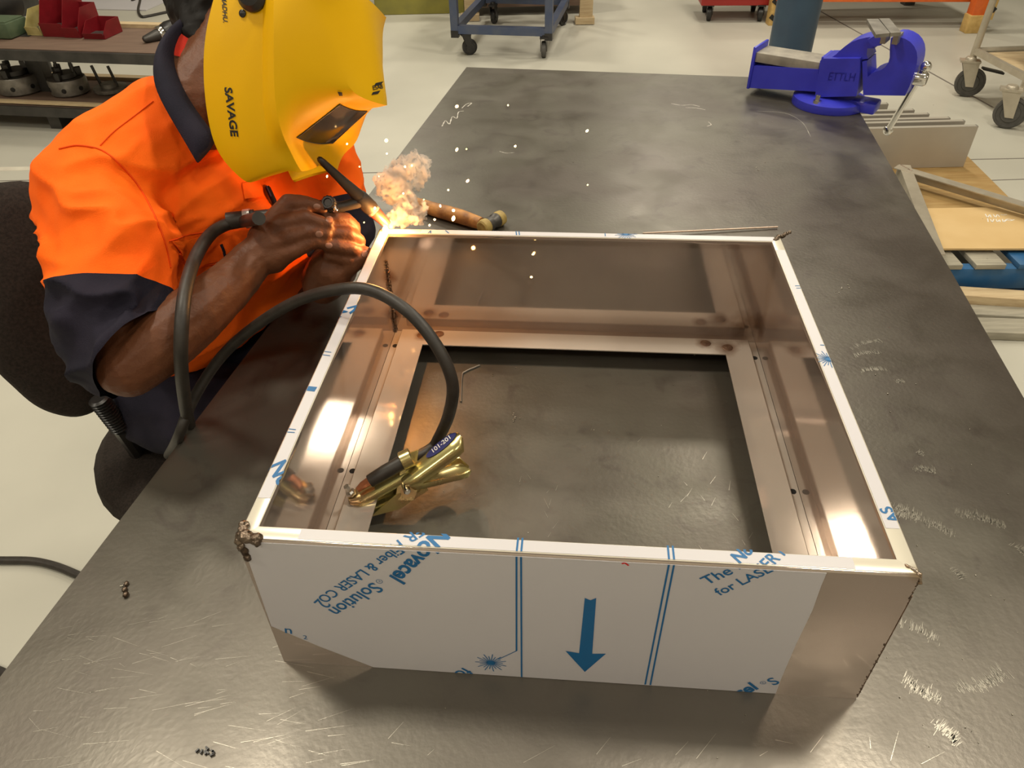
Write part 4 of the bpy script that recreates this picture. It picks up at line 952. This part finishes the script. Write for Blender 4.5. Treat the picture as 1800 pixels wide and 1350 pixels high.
# lathe chucks on the lower shelf
def chuck(px, py, r, h, label, jaws=True):
    p = at(px, py, .152); o = thing('lathe_chuck', label, 'chuck', p)
    MB().lathe([(r*.9, 0), (r, .01), (r, h-.01), (r*.96, h), (r*.45, h), (r*.45, h-.02)], p, n=36).build('chuck_body', M['machined'], o)
    MB().lathe([(r*.55, 0), (r*.62, .005), (r*.60, .03), (r*.4, .03)], p+UZ*h, n=30).build('face_ring', M['dark_steel'], o)
    for i in range(3):
        an = i*2*PI/3+.5; d = V((math.cos(an), math.sin(an), 0)); Rm = Matrix.Rotation(an, 3, 'Z')
        MB().box(p + d*r*.62 + UZ*(h+.025), (r*.5, .03, .05), Rm, .003).box(p + d*r*.45 + UZ*(h+.055), (r*.22, .03, .03), Rm).build('chuck_jaw', M['dark_steel'], o)
    for an in (-1.4, -2.4, -.5):
        d = V((math.cos(an), math.sin(an), 0)); MB().lathe([(.014, 0), (.014, .006), (.006, .006)], p + d*(r-.003) + UZ*h*.45, d, 10).build('key_socket', M['black_plastic'], o)
    return o, p
chuck(40, 160, .128, .105, 'biggest round steel lathe chuck on the lower shelf, at the left')
o_, p_ = chuck(126, 163, .112, .095, 'round steel lathe chuck with two pins on the lower shelf')
for dx in (-.03, .06): MB().tube([p_ + V((dx, 0, .10)), p_ + V((dx-.004, 0, .19))], .010, 8).build('pin', M['dark_steel'], o_)
o3 = thing('lathe_faceplate', 'flat steel faceplate with two upright studs on the lower shelf', 'faceplate', at(196, 160, .152)); p3 = at(196, 160, .152)
MB().lathe([(.09, 0), (.10, .008), (.10, .028), (.05, .03), (.05, .05), (.02, .05)], p3, n=30).build('plate', M['machined'], o3)
for dx, dy in ((-.06, .02), (.05, 0)): MB().tube([p3 + V((dx, dy, .02)), p3 + V((dx-.02, dy, .15))], .009, 8).build('stud', M['dark_steel'], o3)
o4 = thing('round_flange', 'small dark round flange behind the lathe chucks', 'flange', at(78, 130, .152)); MB().lathe([(.06, 0), (.065, .01), (.065, .10), (.03, .12)], at(78, 132, .152), n=24).build('flange_disc', M['dark_steel'], o4)
# parts bins on the upper shelf
def bin_(px, py, wd, dp, ht, m_, label, name='parts_bin'):
    p = at(px, py, .478); o = thing(name, label, 'bin', p); ux, uy = sx, sy
    def W(u, d, z): return p + ux*u + uy*d + UZ*z
    t = .004
    MB().prism([W(0, 0, 0), W(wd, 0, 0), W(wd, dp, 0), W(0, dp, 0)], (0, 0, t)).build('base', m_, o)
    for u in (0, wd-t): MB().prism([W(u, 0, t), W(u, 0, ht*.35), W(u, dp*.35, ht), W(u, dp, ht), W(u, dp, t)], ux*t).build('side', m_, o)
    MB().prism([W(t, 0, t), W(wd-t, 0, t), W(wd-t, -.012, ht*.38), W(t, -.012, ht*.38)], uy*t).build('front_lip', m_, o)
    MB().prism([W(t, dp-t, t), W(wd-t, dp-t, t), W(wd-t, dp-t, ht), W(t, dp-t, ht)], uy*t).build('back', m_, o)
    MB().box(W(wd/2, dp*.35, ht*.12), (wd*.8, dp*.5, ht*.18), SR).build('contents', M['dark_steel'], o)
    return o, W
bin_(77, 64, .155, .24, .20, M['red_plastic'], 'tall red open front parts bin beside the cream one')
bin_(114, 66, .11, .22, .15, M['red_plastic'], 'middle red parts bin in the row on the upper shelf')
bin_(148, 68, .14, .18, .085, M['red_plastic'], 'lowest red parts bin at the right end of the row')
bin_(49, 62, .10, .22, .13, M['cream_plastic'], 'cream coloured parts bin left of the red bins')
p = at(15, 62, .478); tag(MB().box(p + UZ*.045 - sx*.1, (.38, .18, .085), SR, .006).box(p + UZ*.09 - sx*.1, (.36, .16, .012), SR, .004).build('green_case', M['green_paint']), 'dull green steel case on the upper shelf beside the cream bin', 'case')
mo = thing('machine_head', 'dark cluttered machine head at the far left of the upper shelf', 'machine', at(15, 30, .478)); p = at(15, 35, .478)
MB().box(p + V((-.05, .1, .12)), (.34, .26, .22), SR, .02).build('housing', M['dark_steel'], mo)
MB().lathe([(.09, 0), (.10, .02), (.10, .12), (.05, .14)], p + V((.02, .0, .10)), V((.5, -.8, .1)), 24).build('flange', M['black_plastic'], mo); MB().lathe([(.04, 0), (.04, .16), (.03, .17)], p + V((-.12, -.04, .16)), V((.9, -.3, .2)), 16).build('shaft', M['machined'], mo)
dr = thing('drill_chuck', 'black and chrome drill chuck with tapered shank on the upper shelf', 'drill chuck', at(270, 68, .478))
d0 = at(252, 70, .497); d1 = at(330, 44, .52); dd = (d1-d0).normalized(); L_ = (d1-d0).length
MB().lathe([(.012, 0), (.018, .006), (.034, L_*.32)], d0, dd, 20).build('shank', M['dark_steel'], dr); MB().lathe([(.042, L_*.32), (.044, L_*.34), (.044, L_*.42), (.04, L_*.44)], d0, dd, 20).build('collar', M['chrome'], dr)
MB().lathe([(.046, L_*.44), (.056, L_*.55), (.056, L_*.9), (.05, L_)], d0, dd, 20).build('chuck_body', M['black_plastic'], dr)
tag(MB().tube(bez([at(232, 2, .01), at(246, -2, .01), at(243, 18, .01), at(249, 29, .01), at(262, 28, .01), at(290, 22, .01), at(330, 14, .01), at(350, 2, .01)], 6), .012, 8).build('loose_cord', M['rubber']), 'thin dark cord lying on the floor behind the shelf', 'cord')
tag(MB().box(at(150, 5, .002) + V((0, 0, .004)), (1.6, .5, .008), SR).build('floor_sheet', M['film']), 'pale grey sheet lying on the floor behind the shelf', 'sheet')

# ------------------------------------------------------------------ castors (shared builder) and trolleys
def castor(parent, p, r, wd, yaw_, body_m, wheel_m, h):
    d = V((math.cos(yaw_), math.sin(yaw_), 0)); ax = V((-d.y, d.x, 0)); c = V((p.x, p.y, r))
    w_ = MB().lathe([(r*.30, -wd*.55), (r*.55, -wd*.55), (r*.58, -wd*.38), (r*.80, -wd*.38), (r*.84, -wd*.5), (r*.97, -wd*.42), (r, 0), (r*.97, wd*.42), (r*.84, wd*.5), (r*.80, wd*.38), (r*.58, wd*.38), (r*.55, wd*.55), (r*.30, wd*.55)], c, ax, 28).build('castor_wheel', wheel_m, parent)
    m = MB(); tp = V((p.x, p.y, 0)) - d*r*.45
    for s in (-1, 1): m.prism([c + ax*s*wd*.62 + q for q in (d*-.25*r + UZ*-.25*r, d*.25*r + UZ*-.25*r, d*.15*r + UZ*(h-r*1.05), d*-1.0*r + UZ*(h-r*1.05))], ax*s*.004)
    m.box(V((tp.x, tp.y, h-.006)), (r*1.3, wd*1.7, .012), Matrix.Rotation(yaw_, 3, 'Z')); m.lathe([(r*.38, 0), (r*.38, .02), (r*.3, .03)], V((tp.x, tp.y, h-.012)), n=16)
    m.build('castor_fork', body_m, parent)
    return w_
tro = thing('blue_trolley', 'blue steel angle frame trolley on black castors, top out of frame', 'trolley', (.1, 6.4, 0))
t0, t1 = V((-.364, 6.0, 0)), V((.332, 5.86, 0)); tx = (t1-t0).normalized(); ty = V((-tx.y, tx.x, 0)); TW, TD = (t1-t0).length, .98; TR = Matrix((tx, ty, UZ)).transposed()
ty2 = (V((.62, 6.86, 0))-t1).normalized(); 
def TP(u, d, z): return t0 + tx*u + ty*d + UZ*z
for u in (0, TW):
    for d in (0, TD): MB().box(TP(u, d, .55), (.055, .055, .80), TR).build('upright', M['blue_steel'], tro); MB().box(TP(u, d, .155), (.057, .057, .05), TR).build('end_cap', M['black_plastic'], tro)
for d in (0, TD): MB().box(TP(TW/2, d, .185), (TW-.055, .05, .055), TR).build('cross_rail', M['blue_steel'], tro)
for u in (0, TW): MB().box(TP(u, TD/2, .185), (.05, TD-.055, .055), TR).build('side_rail', M['blue_steel'], tro)
MB().box(TP(TW/2, TD/2, .90), (TW, TD, .02), TR).build('deck', M['board'], tro)
for (u, d), yw in zip(((.10, .02), (TW-.04, .02), (.10, TD-.02), (TW-.02, TD-.02)), (.25, 1.5, 1.2, .9)): castor(tro, TP(u, d, 0), .058, .034, yw, M['black_plastic'], M['tyre'] if yw == 1.5 else M['black_plastic'], .155)

wt = thing('tube_trolley', 'grey square tube trolley with swivel castors at the right edge', 'trolley', (3.2, 4.6, 0))
pA, pB = at(1700, 172, 0), at(1770, 228, 0)
ua, ub = pA + V((-.02, .06, 0)), pB + V((.04, .06, 0))
dx_ = V((1.0, .05, 0))
for q in (ua, ub): MB().tube([q + UZ*.20, q + UZ*1.0], .021, 12).build('upright', M['alu'], wt)
for q in (ua + dx_*.75, ub + dx_*.75): MB().tube([q + UZ*.20, q + UZ*1.0], .021, 12).build('upright', M['alu'], wt)
for z in (.27, .80):
    MB().box((ua+ub)/2 + UZ*z, (.028, (ua-ub).length-.03, .035), Matrix.Rotation(math.atan2((ub-ua).y, (ub-ua).x)-PI/2, 3, 'Z')).build('side_rail', M['alu'], wt)
    for q in (ua, ub): MB().tube([q + UZ*z, q + dx_*.75 + UZ*z], .018, 8).build('cross_rail', M['alu'], wt)
pc = (ua+ub)/2 + dx_*.375; MB().box(pc + UZ*.262, (.72, .46, .012), Matrix.Rotation(.05, 3, 'Z')).build('shelf_panel', M['pine'], wt); MB().box(pc + UZ*.812, (.78, .60, .012), Matrix.Rotation(.05, 3, 'Z')).build('shelf_panel', M['alu'], wt)
castor(wt, pA + V((.0, .03, 0)), .088, .040, -.35, M['alu'], M['tyre'], .22); castor(wt, pB + V((0, .03, 0)), .088, .040, -.50, M['alu'], M['tyre'], .22)
castor(wt, ua + dx_*.75, .066, .032, .5, M['alu'], M['tyre'], .20); castor(wt, ub + dx_*.75, .066, .032, .3, M['alu'], M['tyre'], .20)
MB().box(pA + V((.10, .0, .165)), (.13, .045, .012), Matrix.Rotation(-.15, 3, 'Z') @ Matrix.Rotation(.2, 3, 'Y')).build('brake_pedal', M['black_plastic'], wt)

# red cabinet, column, racking, crates
rc_ = thing('red_cabinet', 'red tool cabinet on black castors at the top edge', 'cabinet', (1.97, 6.95, 0))
MB().box((1.97, 6.98, .53), (.60, .45, .80), Matrix.Rotation(-.08, 3, 'Z'), .01).build('cabinet_body', M['red_paint'], rc_)
for z in (.30, .55, .80): MB().box((1.95, 6.745, z), (.54, .014, .20), Matrix.Rotation(-.08, 3, 'Z'), .004).build('drawer', M['red_paint'], rc_)
for x, y in ((1.75, 6.85), (2.17, 6.80), (1.78, 7.15), (2.20, 7.12)): castor(rc_, V((x, y, 0)), .06, .04, 1.3, M['black_plastic'], M['black_plastic'], .135)
cp = at(1385, 165, 0); cp = V((1.62, 4.4, 0)); cc = aty(1402, 20, 4.4)
tag(MB().lathe([(.16, 0), (.16, .012), (.118, .012), (.118, 2.4)], V((cc.x, 4.4, 0)), n=32).build('steel_column', M['column_blue']), 'thick dark blue round steel column rising behind the vise', 'column')
rk = thing('pallet_rack', 'orange pallet rack with low beam and hazard taped uprights', 'rack', (3.2, 6.6, 0))
bz = .20
MB().box(((3.78+2.25)/2, 6.52, .235), (1.60, .06, .085), Matrix.Rotation(-.10, 3, 'Z'), .004).build('beam', M['orange_paint'], rk)
MB().box((3.72, 6.32, .55), (.10, .09, 1.1), None, .004).build('upright', M['orange_paint'], rk); MB().box((3.72, 6.31, .065), (.13, .10, .13), None, .004).build('foot_plate', M['hazard_yellow'], rk)
MB().box((3.80, 6.30, .45), (.05, .11, .70), None, .003).build('corner_guard', M['hazard_yellow'], rk)
for i in range(6): MB().box((3.80, 6.2435, .18+i*.11), (.052, .003, .035), Matrix.Rotation(.6, 3, 'Y')).build('hazard_stripe', M['black_print'], rk)
MB().box((2.225, 6.68, .50), (.05, .09, 1.0), None, .003).build('upright', M['hazard_yellow'], rk)
for i in range(6): MB().box((2.225, 6.633, .06+i*.12), (.052, .003, .035), Matrix.Rotation(.6, 3, 'Y')).build('hazard_stripe', M['black_print'], rk)
MB().box((3.62, 7.25, .3), (.09, .09, .6)).build('upright', M['dark_steel'], rk); MB().box((2.95, 7.25, .42), (1.5, .06, .08)).build('beam', M['orange_paint'], rk)
MB().box((2.95, 6.9, .49), (1.55, .8, .02)).build('rack_deck', M['board'], rk)
cr = thing('wooden_crate', 'pale wooden crate standing behind the blue trolley', 'crate', (.3, 7.3, 0))
for x in (-.28, .70): MB().box((x, 7.05-.2*(x > 0), .36), (.11, .05, .72)).build('post', M['pine'], cr); MB().box((x-.01, 7.04-.2*(x > 0), .03), (.16, .09, .05)).build('foot', M['pine'], cr)
for i in range(4): MB().box((.235, 7.19, .14+i*.17), (1.1, .025, .14)).build('slat', M['board'], cr)
MB().box((.235, 7.45, .36), (1.0, .45, .6)).build('crate_body', M['board'], cr)
tag(MB().box((-.75, 7.55, .30), (.80, .5, .60), None, .01).box((-.75, 7.55, .62), (.82, .52, .04), None, .008).build('olive_bin', M['olive']), 'yellow green storage bin behind the helmet and trolley', 'bin')
tag(MB().box((-1.75, 7.4, .25), (1.0, .6, .5), None, .02).box((-1.75, 7.4, .52), (.9, .5, .05), None, .01).build('black_crate', M['black_plastic']), 'black crate on the floor behind the yellow helmet', 'crate')

# ------------------------------------------------------------------ pallet and stock right of the bench
PZ = .15
pl = thing('blue_pallet', 'weathered blue painted pallet on the floor right of the bench', 'pallet', (2.0, 3.0, 0))
pd0 = at(1640, 452, PZ); pd1 = at(1800, 458, PZ); px_ = V((1, -.03, 0)).normalized(); py_ = V((.03, 1, 0)); PR = Matrix((px_, py_, UZ)).transposed(); pO = V((1.45, 2.50, 0))
def LP(u, d, z): return pO + px_*u + py_*d + UZ*z
for i in range(4): MB().box(LP(.08+i*.165, .45, PZ-.011), (.115, .92, .020), PR, .002).build('deck_slat', M['grey_wood'] if i % 3 else M['pallet_blue'], pl)
for d in (.02, .45, .88): MB().box(LP(.32, d, PZ-.068), (.70, .045, .09), PR, .003).build('stringer', M['pallet_blue'], pl)
for d in (.05, .45, .85): MB().box(LP(.32, d, .012), (.70, .10, .022), PR, .002).build('bottom_slat', M['pallet_blue'], pl)
tag(MB().box(LP(.45, -.09, .035), (1.3, .07, .07), Matrix.Rotation(-.18, 3, 'Z'), .003).build('pine_batten', M['pine']), 'pale pine batten lying in front of the blue pallet', 'timber')
tag(MB().box(LP(.50, -.26, .018), (1.5, .10, .035), Matrix.Rotation(-.10, 3, 'Z'), .004).build('grey_plank', M['grey_wood']), 'grey weathered plank nearest in front of the pallet', 'timber')
tag(MB().box(LP(.55, -.17, .018), (1.5, .07, .035), Matrix.Rotation(-.14, 3, 'Z'), .004).build('grey_plank', M['grey_wood']), 'grey weathered plank between pine batten and nearest plank', 'timber')
# sheets on the pallet
def slab(pxs, z, th, m_, name, label, cat): return tag(MB().prism([at(x, y, z) for x, y in pxs], (0, 0, th)).build(name, m_, None, 0), label, cat)
slab([(1560, 300), (1700, 278), (1790, 368), (1620, 382)], PZ+.002, .009, M['ply'], 'plywood_sheet', 'brown plywood sheet on the pallet under the angle frame', 'plywood')
cb = slab([(1621, 369), (1830, 366), (1840, 440), (1650, 440)], PZ+.013, .008, M['cardboard'], 'cardboard_sheet', 'tan cardboard sheet with white scrawl on the blue pallet', 'cardboard')
m = MB(); zc = PZ+.0216
def sc(pts, w_=.004):
    P = bez([at(x, y, zc) for x, y in pts], 4)
    for a, b in zip(P, P[1:]):
        d = b-a; n = V((-d.y, d.x, 0)).normalized()*w_/2; m.poly([a-n, b-n, b+n, a+n])
for p in ([(1732, 376), (1736, 382), (1740, 377), (1742, 382)], [(1746, 377), (1750, 382), (1753, 377), (1757, 381)], [(1759, 377), (1764, 378), (1770, 377)], [(1736, 384), (1737, 390)], [(1741, 385), (1744, 390), (1747, 385)], [(1751, 385), (1753, 390), (1757, 386), (1758, 390)], [(1762, 385), (1764, 390), (1770, 387), (1776, 388), (1783, 386)], [(1765, 388), (1772, 385), (1780, 387)]): sc(p)
m.build('white_scrawl', M['white_print'], cb, 0, fix=False)
# angle frame
af = thing('angle_frame', 'mitred steel angle frame leaning across the plywood sheet', 'frame', at(1580, 290, PZ+.02))
c0 = at(1580, 289, PZ+.085); c1 = at(1860, 372, PZ+.075); c2 = at(1637, 445, PZ+.062)
def angle(p, q, wd, hs):
    d = (q-p).normalized(); n = V((-d.y, d.x, 0))*hs; m = MB(); pr = [V((0, 0, 0)), n*wd, n*wd - UZ*.004, n*.004 - UZ*.004, n*.004 - UZ*wd, -UZ*wd]
    r0 = [m.v(p + x) for x in pr]; r1 = [m.v(q + x) for x in pr]; m.bridge(r0, r1); m.face(r0[::-1]); m.face(r1); return m
angle(c0 + V((0, 0, 0)), c1, .050, -1).build('angle_bar', M['alu'], af, 20); angle(c0, c2, .050, 1).build('angle_bar', M['alu'], af, 20)
for q in (c0 + V((.006, -.006, 0)),): MB().tube([q, q + (c1-c0).normalized()*.045 + (c2-c0).normalized()*.035], .003, 6).build('mitre_weld', M['bead'], af)
bm_ = hit(1718, 336, c0, V((0, 1, 0))); 
# stacked stainless trays
ty0 = 3.36
ends = [(1720, 222, 0), (1697, 213, 1), (1671, 208, 2), (1634, 201, 3), (1608, 194, 4), (1562, 183, 5)]
for i, (x, y, k) in enumerate(ends):
    yy = ty0 + .075*i; e = aty(x, y, yy); zb = PZ+.014 if i == 0 else .0; zt_ = e.z; m = MB(); x0 = 1.30
    if i == 0: zt_ = aty(1720, 222, yy).z
    o = thing('steel_tray', ['frontmost upright stainless tray with its full flat side showing', 'second upright stainless tray from the front of the stack', 'third upright stainless tray from the front of the stack', 'fourth upright stainless tray from the front of the stack', 'fifth upright stainless tray from the front of the stack', 'rearmost upright stainless tray in the stack'][i], 'tray', (1.7, yy, zb), 'upright stainless trays on the pallet')
    MB().box(((x0+e.x)/2, yy, (zb+zt_)/2), (e.x-x0, .003, zt_-zb)).build('side_sheet', M['tray'], o)
    MB().box(((x0+e.x)/2, yy+.012, zt_-.0015), (e.x-x0, .024, .003)).build('folded_lip', M['tray_lip'], o)
    MB().box((e.x-.0015, yy+.012, (zb+zt_)/2), (.003, .024, zt_-zb)).build('end_fold', M['dark_steel'], o)
